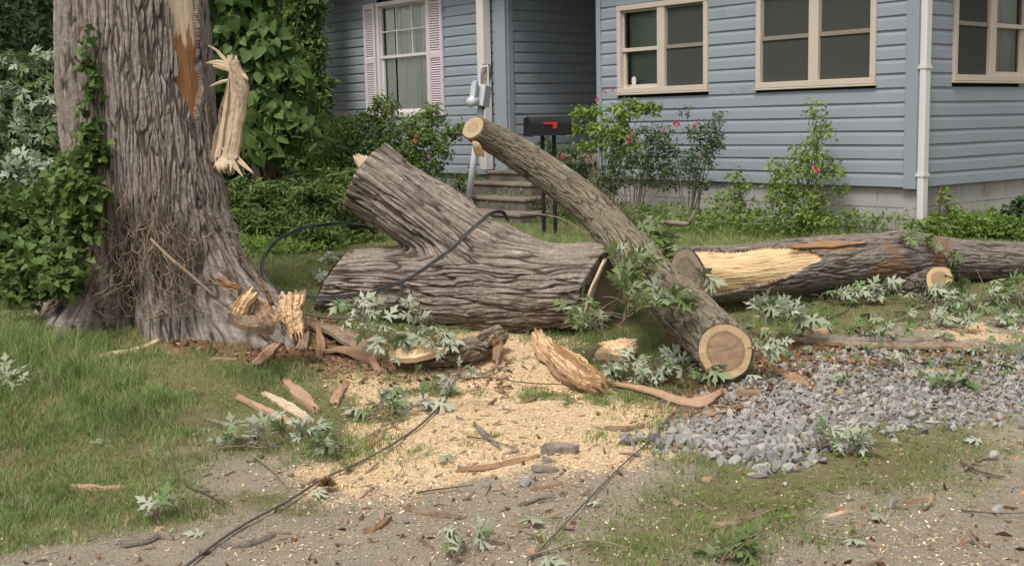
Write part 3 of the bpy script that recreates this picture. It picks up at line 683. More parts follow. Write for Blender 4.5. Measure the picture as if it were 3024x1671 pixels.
# a thin sliver of wood left standing at the near edge of the cut
mb_ = MB(); e0 = unit(np.cross(nR, [0, 1, 0])); e0 = e0 if e0[2] > 0 else -e0; e1 = unit(np.cross(nR, e0)); e1 = e1 if e1[1] < 0 else -e1
V, F = slab_mesh([CA[-1] + nR * .03 + e1 * .23 - e0 * .20, CA[-1] + nR * .035 + e1 * .24 - e0 * .02, CA[-1] + nR * .03 + e1 * .18 + e0 * .17], [.05, .07, .02], .016, 24, 7, .02, nR, .0, 5, .003); mb_.add(V, F)
mb_.build('cut_hinge', MAT['wood_cream'], fork, smooth=True)
# ------------------------------------------------------------------ the leaning limb
pts = [(1398, 378, 7.92), (1490, 430, 8.02), (1620, 515, 8.02), (1745, 612, 7.90), (1838, 715, 7.68), (1925, 815, 7.42), (2030, 925, 7.10), (2140, 1038, 6.62)]
rl = [.086, .102, .113, .119, .127, .142, .164, .160]
P = [at(*p) for p in pts]; gz = T(P[-1][0], P[-1][1]); 
C = catmull(P, 620); R = np.interp(np.linspace(0, 1, 620), np.linspace(0, 1, 8), rl)
R = R + .012 * np.exp(-((np.linspace(0, 1, 620) - .62) / .03) ** 2)
limb = thing('leaning_limb', 'long lichen-spotted limb leaning across the fallen trunk, round sawn end facing the viewer', 'log', [P[-1][0], P[-1][1], gz])
view = unit(np.array([0, 0, EYE]) - P[-1])
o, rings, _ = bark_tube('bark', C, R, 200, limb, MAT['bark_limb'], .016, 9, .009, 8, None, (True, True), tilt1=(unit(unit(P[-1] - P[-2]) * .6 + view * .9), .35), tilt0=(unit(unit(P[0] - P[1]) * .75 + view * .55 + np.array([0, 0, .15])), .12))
ring_cap('cut_face', *rings[1][:2], rings[1][2], MAT['rings'], limb, 18, 0, .93, .006)
ring_cap('cut_face', *rings[0][:2], rings[0][2], MAT['rings_top'], limb, 12, 0, .92, .004)
mb_ = MB(); V, F = slab_mesh([at(1420, 462, 7.93), at(1408, 432, 7.88), at(1396, 420, 7.87)], [.06, .05, .02], .015, 12, 5, .02, (0, -1, .2), 0, 3); mb_.add(V, F); mb_.build('splinter', MAT['wood_pale'], limb)
mb_ = MB(); mb_.tube(catmull([at(1530, 628, 7.9), at(1640, 640, 7.85), at(1700, 668, 7.8), at(1735, 690, 7.75), at(1752, 672, 7.75)], 20), [.004, .003], 5); mb_.build('dead_twig', MAT['twig'], limb)
# ------------------------------------------------------------------ the long log at the right
pts = [(2030, 812, 7.98), (2180, 806, 8.1), (2350, 786, 8.28), (2560, 768, 8.5), (2720, 762, 8.62), (2860, 768, 8.72), (3060, 776, 8.85), (3400, 790, 9.1), (3800, 800, 9.4)]
rl = [.193, .192, .190, .187, .168, .142, .138, .132, .12]
P = [at(*p) for p in pts]; C = catmull(P, 900); u = np.linspace(0, 1, 900); R = np.interp(u, np.linspace(0, 1, 9), rl)
R = R + .03 * np.exp(-((u - .46) / .04) ** 2)
Tn, Nl, Bl = frames(C); L = np.linalg.norm(np.diff(C, axis=0), axis=1).sum()
vw = np.array([0, -1., .25]); cam_t = math.atan2(float(vw @ Bl[100]), float(vw @ Nl[100]))
sgn = 1 if float(np.array([0, 0, 1.]) @ (Nl[100] * math.cos(cam_t + .3) + Bl[100] * math.sin(cam_t + .3))) > float(np.array([0, 0, 1.]) @ (Nl[100] * math.cos(cam_t) + Bl[100] * math.sin(cam_t))) else -1
def strip(S, TH):
    d = np.angle(np.exp(1j * (TH - cam_t))) * sgn          # + is up
    nzv = (fbm(np.stack([S.ravel() * 6, d.ravel() * 3, 0 * d.ravel()], 1), 45, 4).reshape(S.shape) - .5)
    hi = np.interp(S, [0, .25, .6, .8, .98], [.85, .90, .95, .60, .2]); lo = np.interp(S, [0, .25, .6, .85, .98], [-1.0, -.86, -.50, -.12, .12])
    return ((d < hi + nzv * .35) & (d > lo + nzv * .2) & (S < .93 + nzv * .25)).astype(float)
log = thing('long_log', 'long grey log at the right, stripped to yellow wood at its left end', 'log', [P[2][0], P[2][1], T(P[2][0], P[2][1])])
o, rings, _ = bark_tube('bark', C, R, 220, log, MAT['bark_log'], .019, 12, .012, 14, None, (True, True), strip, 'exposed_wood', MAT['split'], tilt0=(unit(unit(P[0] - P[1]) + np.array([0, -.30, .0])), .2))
ring_cap('cut_face', *rings[0][:2], rings[0][2], MAT['rings_dull'], log, 12, 0, .92, .004)
mb_ = MB()      # orange inner bark torn open beside the bare wood
for k, (a, b, c, d_, wd) in enumerate([(2330, 728, 2560, 716, .05), (2400, 742, 2540, 735, .04), (2290, 800, 2390, 786, .035), (2100, 835, 2250, 812, .03), (2440, 768, 2600, 735, .03)]):
    f0 = lambda px, py, D: at(px, py, D)
    i0 = lambda px: float(np.interp(px, [p[0] for p in pts], [p[2] for p in pts])) - .185
    V, F = slab_mesh([at(a, b, i0(a) + .015), at((a + c) / 2, (b + d_) / 2, i0((a + c) / 2) + .012), at(c, d_, i0(c) + .02)], [.02, wd, .012], .012, 30, 6, .03, (0, -1, .5 if b < 780 else .0), 0, k + 3, .004); mb_.add(V, F)
mb_.build('inner_bark', MAT['wood_orange'], log, smooth=True)
q0 = at(2672, 862, 8.55); q1 = at(2772, 822, 8.14); Cs = catmull([q0, (q0 + q1) / 2, q1], 90)
o, rings, _ = bark_tube('branch_stub', Cs, np.linspace(.10, .088, 90), 90, log, MAT['bark_log'], .028, 5, .010, 18, None, (True, True), tilt1=(unit(unit(q1 - q0) * .4 + unit(np.array([0, 0, EYE]) - q1)), .1))
r_ = ring_cap('stub_cut_face', *rings[1][:2], rings[1][2], MAT['rings_small'], log, 12, 0, .93, .003); r_.name = 'cut_face'

# ------------------------------------------------------------------ the blue house
Cn0 = np.array([3.69360733, 10.7165230]); YAW = .879069307
fd = np.array([-math.cos(YAW), math.sin(YAW)]); sd = np.array([math.sin(YAW), math.cos(YAW)])
Z0 = EYE - .640; ROW = .127
CH = Cn0 + fd * .13                              # the near corner
def onplane(px, py, p0, n):
    v = ray(px, py); t = (p0 @ n) / (v[:2] @ n); return v * t + np.array([0, 0, EYE])
def onF(px, py):
    X = onplane(px, py, CH, sd); return float((X[:2] - CH) @ fd), float(X[2])
def onS(px, py):
    X = onplane(px, py, CH, fd); return float((X[:2] - CH) @ sd), float(X[2])
def onZ(px, py, z):
    v = ray(px, py); t = (z - EYE) / v[2]; return v * t + np.array([0, 0, EYE])
class Wall:
    def __init__(s, o, d, out): s.o, s.d, s.out = np.array(o), np.array(d), np.array(out)
    def p(s, a, z, off=0.): q = s.o + s.d * a + s.out * off; return np.array([q[0], q[1], z])
    def ax(s): return [(*s.d, 0), (*s.out, 0), (0, 0, 1)]
    def box(s, mb, a0, a1, z0, z1, o0, o1): mb.box(s.p((a0 + a1) / 2, (z0 + z1) / 2, (o0 + o1) / 2), s.ax(), (abs(a1 - a0), abs(o1 - o0), abs(z1 - z0)), .5)
WF = Wall(CH, fd, -sd); WS = Wall(CH, sd, -fd); WP = Wall(Cn0 + fd * 5.811, sd, -fd)
ZT = EYE + 2.02
def siding(name, W, L0, L1, zb, zt, opens, parent):
    prof = [(0, .015), (.078, .012), (.092, .009), (.112, .002), (.1269, .002)]
    V, F = [], []
    k = 0
    while zb + k * ROW < zt:
        z = zb + k * ROW; segs = [(L0, L1)]
        for a, b, zl, zh in opens:
            if z + ROW > zl + .03 and z < zh - .03:
                ns = []
                for p_, q_ in segs:
                    if b <= p_ or a >= q_: ns.append((p_, q_)); continue
                    if a > p_: ns.append((p_, a))
                    if b < q_: ns.append((b, q_))
                segs = ns
        for p_, q_ in segs:
            m = max(2, int((q_ - p_) / .5) + 1); xs = np.linspace(p_, q_, m)
            wav = [.0015 * math.sin(v * 3 + k * 1.7) for v in xs]
            b0 = len(V)
            rows = [(0, .001)] + prof
            for zz, off in rows:
                for v, wv in zip(xs, wav): V.append(W.p(v, z + zz + wv, off + wv))
            for r in range(len(rows) - 1):
                for j in range(m - 1):
                    a = b0 + r * m + j; F.append((a, a + 1, a + m + 1, a + m))
        k += 1
    return mesh_obj(name, V, F, MAT['siding'], parent, smooth=False)
house = thing('house', 'blue vinyl-sided house on a grey block foundation behind the fallen trunks', 'house', [*CH, T(CH[0], CH[1])])
w1 = (onF(2095, 100)[0], onF(1827, 100)[0], onF(1828, 278)[1], onF(1826, 20)[1])
w2 = (onF(2590, 200)[0], onF(2237, 200)[0], onF(2400, 256)[1], w1[3])
w3 = (onS(2808, 200)[0], onS(2808, 200)[0] + 1.37, onS(2805, 240)[1], w1[3])
w4 = (onF(1275, 250)[0], onF(1122, 250)[0], onF(1275, 340)[1], onF(1120, 10)[1])
SE = onF(1766, 300)[0]; SW0 = 5.811 - .13; SW1 = onF(958, 300)[0]
siding('front_wall', WF, 0, SE, Z0, ZT, [w1, w2], house)
siding('left_wing_wall', WF, SW0, SW1, Z0, ZT, [w4], house)
siding('side_wall', WS, 0, 7, Z0, ZT, [w3], house)
zP = EYE - .135 - 2 * ROW
siding('porch_side_wall', WP, 0, 2.4, zP, ZT, [], house)
siding('left_end_wall', Wall(CH + fd * SW1, sd, fd), 0, 7, Z0, ZT, [], house)
mb_ = MB(); WQ = Wall(CH + fd * SE, sd, fd); WQ.box(mb_, 0, 2.4, .6, ZT, -.01, 0)
mb_.build('porch_inner_wall', MAT['siding'], house)
mb_ = MB(); WB = Wall(CH + sd * 2.4, fd, -sd); WB.box(mb_, SE, SW0, .6, ZT, -.02, 0); mb_.build('porch_back_wall', MAT['siding'], house)
mb_ = MB(); WB.box(mb_, SE + .3, SE + 1.2, 1.22, 3.25, .0, .03); dr = mb_.build('door', MAT['white'], house)
mb_ = MB(); mb_.tube([WB.p(SE + .42, 2.2, .03), WB.p(SE + .42, 2.2, .09)], [.025, .03], 10); mb_.build('handle', MAT['galv'], dr)
# corner boards
def cboard(W, *a): m = MB(); W.box(m, *a); return m.build('corner_board', MAT['trim_blue'], house, bevel=.004)
cboard(WF, -.02, .105, Z0 - .015, ZT, -.01, .026); cboard(WF, SE - .005, SE - .075, Z0 - .015, ZT, -.01, .028)
cboard(WF, SW0 - .01, onF(1463, 200)[0], Z0 - .015, ZT, -.01, .028); cboard(WF, SW1 - .075, SW1 + .02, Z0 - .015, ZT, -.01, .028)
cboard(WS, -.012, .075, Z0 - .015, ZT, -.01, .0235); cboard(WP, .012, .10, zP - .05, ZT, -.005, .022)

mb_ = MB(); p0 = onF(1458, 100)[0]; p1 = onF(1438, 100)[0]; WF.box(mb_, p0, p1, EYE - .575, ZT, .05, .17); mb_.build('porch_post', MAT['white'], house, bevel=.006)
# downspout
mb_ = MB(); t0 = .012
WS.box(mb_, t0 - .035, t0 + .055, T(CH[0], CH[1]) + .03, ZT, .030, .095)
dsp = mb_.build('downspout', MAT['downspout'], house, bevel=.012)
for py in (200, 515):
    mb_ = MB(); zz = onplane(2727, py, CH, fd)[2]; WS.box(mb_, t0 - .041, t0 + .061, zz - .014, zz + .014, .022, .102); mb_.build('strap', MAT['downspout'], dsp)
# block foundation
def blocks(W, a0, a1, z1, name, inset=.03):
    mb = MB(); k = 0
    gzv = .15
    while z1 - k * .2032 > gzv:
        zt = z1 - k * .2032 + .0; a = a0 - (.2 if k % 2 else 0)
        while a < a1:
            lo, hi = max(a0, a) + .003, min(a1, a + .4) - .003
            if hi - lo > .03: W.box(mb, lo, hi, zt - .198, zt - .003, -inset - .1, -inset - random.uniform(0, .003))
            a += .4064
        k += 1
    W.box(mb, a0, a1, gzv, z1, -inset - .09, -inset - .008)
    return mb.build(name, MAT['block'], house)
blocks(WF, 0, SE, Z0 + .01, 'foundation'); blocks(WS, .032, 7, Z0 + .012, 'side_foundation'); blocks(WF, SW0, SW1, Z0 + .01, 'left_foundation')
# windows
def window(W, a0, a1, z0, z1, kind_, rail, screens, curtain, muntins=False, frame_mat='almond', label=None):
    fr = MB(); tw_ = .058
    W.box(fr, a0, a1, z0, z0 + tw_, -.06, .040); W.box(fr, a0, a1, z1 - tw_, z1, -.06, .040)
    W.box(fr, a0, a0 + tw_, z0 + tw_, z1 - tw_, -.06, .037); W.box(fr, a1 - tw_, a1, z0 + tw_, z1 - tw_, -.06, .037)
    W.box(fr, a0 - .012, a1 + .012, z0 - .018, z0 - .002, 0, .046)
    halves = [(a0 + tw_, a1 - tw_)]
    if kind_ == 2:
        mid = (a0 + a1) / 2; W.box(fr, mid - .055, mid + .055, z0 + tw_, z1 - tw_, -.06, .030); halves = [(a0 + tw_, mid - .055), (mid + .055, a1 - tw_)]
    f = fr.build('window', MAT[frame_mat], house, bevel=.006)
    if label: f['label'] = label
    for (b0, b1), scr in zip(halves, screens):
        zb, zt = z0 + tw_, z1 - tw_; sh = MB(); q = .036; m = 'almond_dark' if scr else frame_mat
        W.box(sh, b0, b1, rail - .02, rail + .02, -.045, .006)
        W.box(sh, b0 + .0, b0 + q * .5, rail + .02, zt, -.045, 0); W.box(sh, b1 - q * .5, b1, rail + .02, zt, -.045, 0); W.box(sh, b0 + q * .5, b1 - q * .5, zt - q * .6, zt, -.045, 0)
        W.box(sh, b0, b0 + q, zb, rail - .02, -.055, -.012); W.box(sh, b1 - q, b1, zb, rail - .02, -.055, -.012); W.box(sh, b0 + q, b1 - q, zb, zb + q, -.055, -.012)
        if muntins:
            for j in (1, 2): v = b0 + (b1 - b0) * j / 3; W.box(sh, v - .009, v + .009, rail + .02, zt - q * .6, -.035, -.008)
            v = (rail + zt) / 2; W.box(sh, b0 + q * .5, b1 - q * .5, v - .008, v + .008, -.034, -.009)
        so_ = sh.build('sash', MAT[m], f, bevel=.003)
        gl = MB(); quad = lambda zl, zh, o: gl.add([W.p(b0 + .01, zl, o), W.p(b1 - .01, zl, o), W.p(b1 - .01, zh, o), W.p(b0 + .01, zh, o)], [(0, 1, 2, 3) if np.cross([*W.d, 0], [0, 0, 1.])[:2] @ W.out > 0 else (3, 2, 1, 0)])
        quad(rail, zt - .01, -.025); quad(zb + .01, rail, -.04); gl.build('pane', MAT['glass'], f)
        if scr:
            sc_ = MB(); W.box(sc_, b0 + .004, b1 - .004, zb + .004, zt - .004, -.0075, -.0065)
            sc_.build('insect_screen', MAT['screen'], f)
        if curtain == 'blind':
            bl = MB(); z = zb
            while z < zt: bl.box(W.p((b0 + b1) / 2, z, -.11), [(*W.d, 0), unit(np.array([*(W.out * .5), -.8])), unit(np.array([*(W.out * .8), .5]))], ((b1 - b0) - .01, .024, .0012), .5); z += .022
            bl.build('blind', MAT['blind'], f)
        elif curtain:
            n = 60; V, F = [], []
            for i in range(n):
                a = b0 - .02 + (b1 - b0 + .04) * i / (n - 1); gapc = .012 * math.sin(i * .9 + b0 * 7) + .01 * math.sin(i * .37)
                V += [W.p(a, zb - .02, -.10 + gapc * 1.3), W.p(a, zt + .02, -.10 + gapc)]
                if i and not (curtain == 'curtain' and i in (int(n * .29), int(n * .8))): F.append((2 * i - 2, 2 * i, 2 * i + 1, 2 * i - 1))
            mesh_obj('curtain', V, F, MAT[curtain], f)
    ro = MB()
    for g in ((a0, a1, z0, z1),):
        W.box(ro, a0 + .01, a1 - .01, z0 - .02, z1 + .02, -1.3, -1.28); W.box(ro, a0 - .0, a0 + .02, z0 - .02, z1 + .02, -1.3, -.075); W.box(ro, a1 - .02, a1, z0 - .02, z1 + .02, -1.3, -.075)
        W.box(ro, a0, a1, z0 - .04, z0 - .02, -1.3, -.075); W.box(ro, a0, a1, z1 + .02, z1 + .04, -1.3, -.075)
    ro.build('room', MAT['dark_room'], f)
    return f
rl_ = onF(1900, 145)[1]
f1 = window(WF, *w1, 2, rl_, (True, False), 'blind', label='smaller double window with a clear left half and a disc in it')
window(WF, *w2, 2, onF(2330, 110)[1], (True, True), 'curtain_dark', label='double window with dark screens')
window(WS, *w3, 2, onS(2900, 73)[1], (True, False), 'curtain_dark', label='double window on the side wall')
window(WF, *w4, 1, onF(1190, 165)[1], (False,), 'curtain', True, 'white', 'tall white window with muntins above and grey curtains')
mb_ = MB(); q = onplane(1866, 240, CH, sd); th = np.arange(20) * 2 * math.pi / 20
dc = [WF.p(onF(1866, 240)[0] + .034 * math.cos(t), onF(1866, 240)[1] + .05 * math.sin(t), -.034) for t in th]
dc2 = [WF.p(onF(1866, 240)[0] + .034 * math.cos(t), onF(1866, 240)[1] + .05 * math.sin(t), -.030) for t in th]
mb_.add(dc + dc2, [tuple(range(20)), tuple(range(39, 19, -1))] + [(i, (i + 1) % 20, 20 + (i + 1) % 20, 20 + i) for i in range(20)]); mb_.build('window_disc', MAT['white'], f1)
# shutters
for a_, b_ in ((onF(1116, 150)[0], onF(1083, 150)[0]), (onF(1314, 150)[0], onF(1271, 150)[0])):
    mb_ = MB(); z0_, z1_ = w4[2] - .01, w4[3] + .0; fw = .05; zm = w4[2] + (w4[3] - w4[2]) * .50
    WF.box(mb_, a_, a_ + fw, z0_, z1_, .016, .05); WF.box(mb_, b_ - fw, b_, z0_, z1_, .016, .05)
    for za, zb in ((z0_, z0_ + .08), (zm - .04, zm + .04), (z1_ - .08, z1_)): WF.box(mb_, a_ + fw, b_ - fw, za, zb, .016, .048)
    WF.box(mb_, a_ + fw * .5, b_ - fw * .5, z0_ + .02, z1_ - .02, .016, .022)
    sh = mb_.build('shutter', MAT['pinkish'], house, bevel=.003)
    for lo_, hi_ in ((z0_ + .09, zm - .05), (zm + .05, z1_ - .09)):
      mb_ = MB(); z = lo_
      while z < hi_:
        mb_.box(WF.p((a_ + b_) / 2, z, .034), [(*fd, 0), unit(np.array([*(-sd * .6), -.8])), unit(np.array([*(-sd * .8), .6]))], (b_ - a_ - 2 * fw, .026, .005), .5)
        z += .031
      mb_.build('louvres', MAT['pinkish'], sh)
# porch floor, ceiling, roof
mb_ = MB(); WF.box(mb_, SE + .01, SW0 - .01, EYE - .46, EYE - .395, -2.4, .02); mb_.build('porch_floor', MAT['slab'], house, bevel=.008)
mb_ = MB(); WF.box(mb_, SE + .0, 4.85, .2, EYE - .50, -2.3, -.02); WF.box(mb_, 4.85, SW0, .2, EYE - .48, -2.3, -.25); mb_.build('porch_base', MAT['concrete'], house)
mb_ = MB(); WF.box(mb_, -.4, SW1 + .4, ZT, ZT + .16, -7.4, .42); mb_.build('eaves', MAT['soffit'], house)
mb_ = MB(); a0, a1 = -.55, SW1 + .55; pz = ZT + .16
Pq = [WF.p(a0, pz, .5), WF.p(a1, pz, .5), WF.p(a1, pz, -7.5), WF.p(a0, pz, -7.5), WF.p(a0, pz + 2.0, -3.5), WF.p(a1, pz + 2.0, -3.5)]
mb_.add(Pq, [(0, 1, 5, 4), (2, 3, 4, 5), (1, 2, 5), (3, 0, 4), (3, 2, 1, 0)]); mb_.build('roof', MAT['roof'], house)
# steps
zs = [EYE - .58, EYE - .70, EYE - .85, EYE - .99]
L = [(1443, 504), (1420, 534), (1398, 576), (1380, 618)]; off = 0
steps = thing('porch_steps', 'weathered brown concrete steps climbing to the dark porch', 'steps', [*(WF.p(5.2, 0, .8)[:2]), T(*WF.p(5.2, 0, .8)[:2])])
for k, (z, (px_, py_)) in enumerate(zip(zs, L)):
    X_ = onZ(px_, py_, z); s_ = float((X_[:2] - CH) @ fd); o_ = float((X_[:2] - CH) @ -sd)
    X2 = onZ([1528, 1580, 1600, 1606][k], py_ + [4, 8, 8, 8][k], z); s2 = float((X2[:2] - CH) @ fd)
    mb_ = MB(); o_ = max(o_, .22 + .30 * k); WF.box(mb_, min(s2, s_ - .9), s_, .3 - .001 * k, z - .04, -.02 - .003 * k, o_); mb_.build('riser', MAT['concrete'], steps, bevel=.012)
    mb_ = MB(); WF.box(mb_, min(s2, s_ - .9) - .01, s_ + .01, z - .039, z, -.02 - .003 * k, o_ + .02); mb_.build('tread', MAT['slab'], steps, bevel=.012)
# planter wall at the right of the steps
mb_ = MB(); WF.box(mb_, SE + .02, SE + .90, .3, EYE - .52, .03, .16)
pw = mb_.build('porch_wall', MAT['concrete'], None, WF.p(SE + .5, .5, .1)); tag(pw, 'low grey concrete wall beside the porch opening, under a loose slab', 'wall')
mb_ = MB(); V, F = slab_mesh([WF.p(SE + .03, EYE - .455, .12), WF.p(SE + .5, EYE - .45, .13), WF.p(SE + 1.0, EYE - .44, .12)], [.30], .045, 30, 8, .04, (0, 0, 1), 0, 6, .006); mb_.add(V, F)
tag(mb_.build('loose_slab', MAT['slab'], None, WF.p(SE + .5, EYE - .45, .12)), 'thin broken concrete slab resting on the low wall by the porch', 'slab')
# ------------------------------------------------------------------ mailbox
D_ = 12.1; pL = at(1560, 402, D_ - .10); pR = at(1678, 400, D_ + .10)
ax = unit(np.array([*(pR - pL)[:2], 0])); sdv = np.array([ax[1], -ax[0], 0]); up = np.array([0, 0, 1.])
Lm = float(np.linalg.norm((pR - pL)[:2])); zb = (pL[2] + pR[2]) / 2; hgt = .188; wd = .150
cb = at(1602, 402, D_ - .02); gzm = float(T(cb[0], cb[1]))
mail = thing('mailbox', 'black arched mailbox with red flag on two thin posts in front of the porch', 'mailbox', [cb[0], cb[1], gzm])
def arch(c, k=1.): return [c + sdv * (-wd / 2) * k] + [c + sdv * wd / 2 * k * -math.cos(t) + up * (hgt - wd / 2 + wd / 2 * math.sin(t)) * (k if k < 1 else 1) for t in np.linspace(0, math.pi, 13)] + [c + sdv * wd / 2 * k]
A0 = np.array([pL[0], pL[1], zb])
s0, s1 = arch(A0 + ax * .012), arch(A0 + ax * Lm); n = len(s0)
mb_ = MB(); mb_.add(s0 + s1, [(i, (i + 1) % n, n + (i + 1) % n, n + i) for i in range(n)] + [tuple(range(n))[::-1], tuple(range(n, 2 * n))]); mb_.build('box', MAT['black_metal'], mail)
s0, s1 = arch(A0 - ax * .012 - up * .003, 1.0), arch(A0 + ax * .014 - up * .003, 1.0); grow = lambda S_, c: [c + (p_ - c) * 1.045 for p_ in S_]
c0 = A0 + up * hgt * .5
mb_ = MB(); mb_.add(grow(s0, c0 - ax * .012) + grow(s1, c0 + ax * .014), [(i, (i + 1) % n, n + (i + 1) % n, n + i) for i in range(n)] + [tuple(range(n))[::-1], tuple(range(n, 2 * n))]); dd = mb_.build('door', MAT['black_metal'], mail)
mb_ = MB(); mb_.box(A0 - ax * .03 + up * (hgt - .03), [ax, sdv, up], (.03, .02, .035)); mb_.build('latch', MAT['black_metal'], dd)
fs = sdv if sdv[1] < 0 else -sdv
fp = A0 + fs * (wd / 2 + .006) + up * .10
mb_ = MB(); mb_.box(fp + ax * (.21) + up * .022, [ax, fs, up], (.15, .005, .022)); mb_.box(fp + ax * .255 - up * .006, [ax, fs, up], (.045, .0054, .05)); mb_.box(fp + ax * .135 + up * .027, [ax, fs, up], (.02, .0053, .014)); mb_.build('flag', MAT['red'], mail)
for px_ in (1602, 1636):
    q = at(px_, 402, D_ + (px_ - 1602) * .0015); mb_ = MB(); mb_.box([q[0], q[1], (gzm + zb) / 2 - .02], [ax, fs, up], (.032, .032, zb - gzm + .06)); mb_.build('post', MAT['black_metal'], mail, bevel=.003)
# ------------------------------------------------------------------ electric meter on its torn-off conduit
D_ = 14.35
q0 = at(1384, 585, D_ - .05); q1 = at(1422, 312, D_)
meter = thing('electric_meter', 'torn-off electric meter box on a leaning white conduit pipe by the porch post', 'meter', [q0[0], q0[1], q0[2] - .05])
mb_ = MB(); mb_.tube([q0 + (q0 - q1) * .0, q1], [.041], 14); mb_.build('conduit', MAT['galv'], meter, smooth=True)
mb_ = MB(); mb_.tube([at(1422, 322, D_), at(1424, 300, D_)], [.042, .042], 14); mb_.build('coupling', MAT['black_metal'], meter, smooth=True)
mb_ = MB()
for k in range(7): mb_.tube(catmull([at(1384 + random.uniform(-4, 4), 580, D_ - .05), at(1386 + random.uniform(-10, 16), 600, D_ - .1), at(1395 + random.uniform(-14, 16), 615, D_ - .05), at(1385 + random.uniform(-8, 14), 605 + random.uniform(-8, 16), D_)], 10), [.012, .008], 6)
mb_.build('torn_wires', MAT['wire'], meter, smooth=True)
pu = unit(q1 - q0); rx = unit(np.cross(pu, [0, 1, 0])); rx = rx if rx[0] > 0 else -rx; ry = np.cross(pu, rx)
fx = unit(rx * .85 + np.array([0, -.5, 0])); fy = unit(np.cross(pu, fx)); fy = fy if fy[1] < 0 else -fy
cbx = at(1418, 282, D_ - .02)
mb_ = MB(); mb_.box(cbx, [fx, fy, pu], (.20, .15, .25)); mb_.build('meter_box', MAT['meter_box'], meter, bevel=.01)
mb_ = MB(); mb_.box(at(1401, 268, D_ - .12), [unit(fx + fy * .6), fy, pu], (.10, .05, .22)); mb_.build('cover', MAT['galv'], meter, bevel=.006)
mb_ = MB(); c = at(1402, 296, D_ - .10); dn = unit(np.array([-.55, -.8, -.35])); mb_.tube([c, c + dn * .05, c + dn * .10, c + dn * .12], [.062, .062, .056, .036], 20); mb_.build('meter_dome', MAT['meter_box'], meter, smooth=True)
mb_ = MB(); mb_.box(at(1431, 245, D_ + .05), [fx, fy, unit(pu + np.array([.05, 0, 0]))], (.12, .05, .44)); mb_.build('back_board', MAT['bark_grey'], meter, bevel=.004)
mb_ = MB()
for a, b in (((1419, 200), (1416, 262)), ((1441, 196), (1443, 285)), ((1419, 200), (1441, 195))): mb_.tube([at(*a, D_ + .0), at(*b, D_ + .0)], [.011], 6)
mb_.build('enclosure_edge', MAT['galv'], meter)
# ------------------------------------------------------------------ cables
def cable(name, pts, r, mat, label, cat='cable', strands=1, sp=.011, group=None, part='strand', seed=1):
    P_ = [at(*p) if len(p) == 3 else G(p[0], p[1], p[2] if False else .01) for p in pts]
    b0 = min(P_, key=lambda v: v[2]); t = thing(name, label, cat, [b0[0], b0[1], b0[2]], group)
    for k in range(strands):
        Cc = catmull(P_, 26 * len(pts)); u_ = np.linspace(0, 1, len(Cc)); ph = k * 2.1 + seed
        offv = np.stack([sp * np.cos(ph + u_ * 26), 0 * u_, sp * np.sin(ph + u_ * 26)], 1) * (strands > 1)
        mb = MB(); mb.tube(Cc + offv, [r * (1 if k == 0 else .8)], 8); mb.build(part, mat, t, smooth=True)
    return t
cable('cable_loop', [(1500, 650, 7.75), (1482, 626, 7.68), (1445, 634, 7.60), (1398, 672, 7.56), (1340, 728, 7.52), (1262, 788, 7.5), (1172, 838, 7.5), (1065, 868, 7.55), (960, 877, 7.6), (880, 872, 7.6), (812, 852, 7.6), (778, 812, 7.65), (776, 770, 7.75), (815, 714, 7.9), (890, 675, 8.05), (985, 660, 8.25), (1075, 668, 8.4), (1110, 690, 8.5)], .0062, MAT['cable'],
      'thick black cable bundle looping off the fallen trunk', strands=3, sp=.008)
cable('loose_cable', [(818, 858, 7.6), (838, 888, 7.55), (875, 918, 7.5), (935, 934, 7.48), (1010, 941, 7.46), (1085, 938, 7.46), (1150, 905, 7.46), (1186, 870, 7.46), (1182, 835, 7.48)], .006, MAT['cable'],
      'thinner black cable hanging in a curve below the cable loop', strands=1)
cable('loose_cable', [(1100, 940, 7.45), (1160, 925, 7.45), (1208, 890, 7.45), (1212, 850, 7.46), (1190, 842, 7.47)], .005, MAT['cable'], 'short black cable end curling against the fallen trunk')
def gcable(name, pts, r, mat, label, lift=.012, cat='cable'):
    P_ = [G(a, b, lift) for a, b in pts]
    Cc = catmull(P_, 30 * len(pts)); Cc[:, 2] = np.maximum(Cc[:, 2], T(Cc[:, 0], Cc[:, 1]) + r)
    mb = MB(); mb.tube(Cc, [r], 8); return tag(mb.build(name, mat, None, P_[0], smooth=True), label, cat)
gcable('ground_cable', [(480, 1730), (560, 1662), (700, 1560), (850, 1478), (960, 1410), (1060, 1365), (1160, 1310), (1240, 1255), (1300, 1195), (1328, 1150), (1335, 1118)], .0056, MAT['wire'], 'dark cable running from the bottom edge up over the sawdust', .02)
gcable('ground_wire', [(1555, 1660), (1640, 1575), (1740, 1470), (1840, 1370), (1930, 1290), (1990, 1215)], .0034, MAT['wire'], 'thin grey wire crossing the dirt toward the sawn limb', .02)

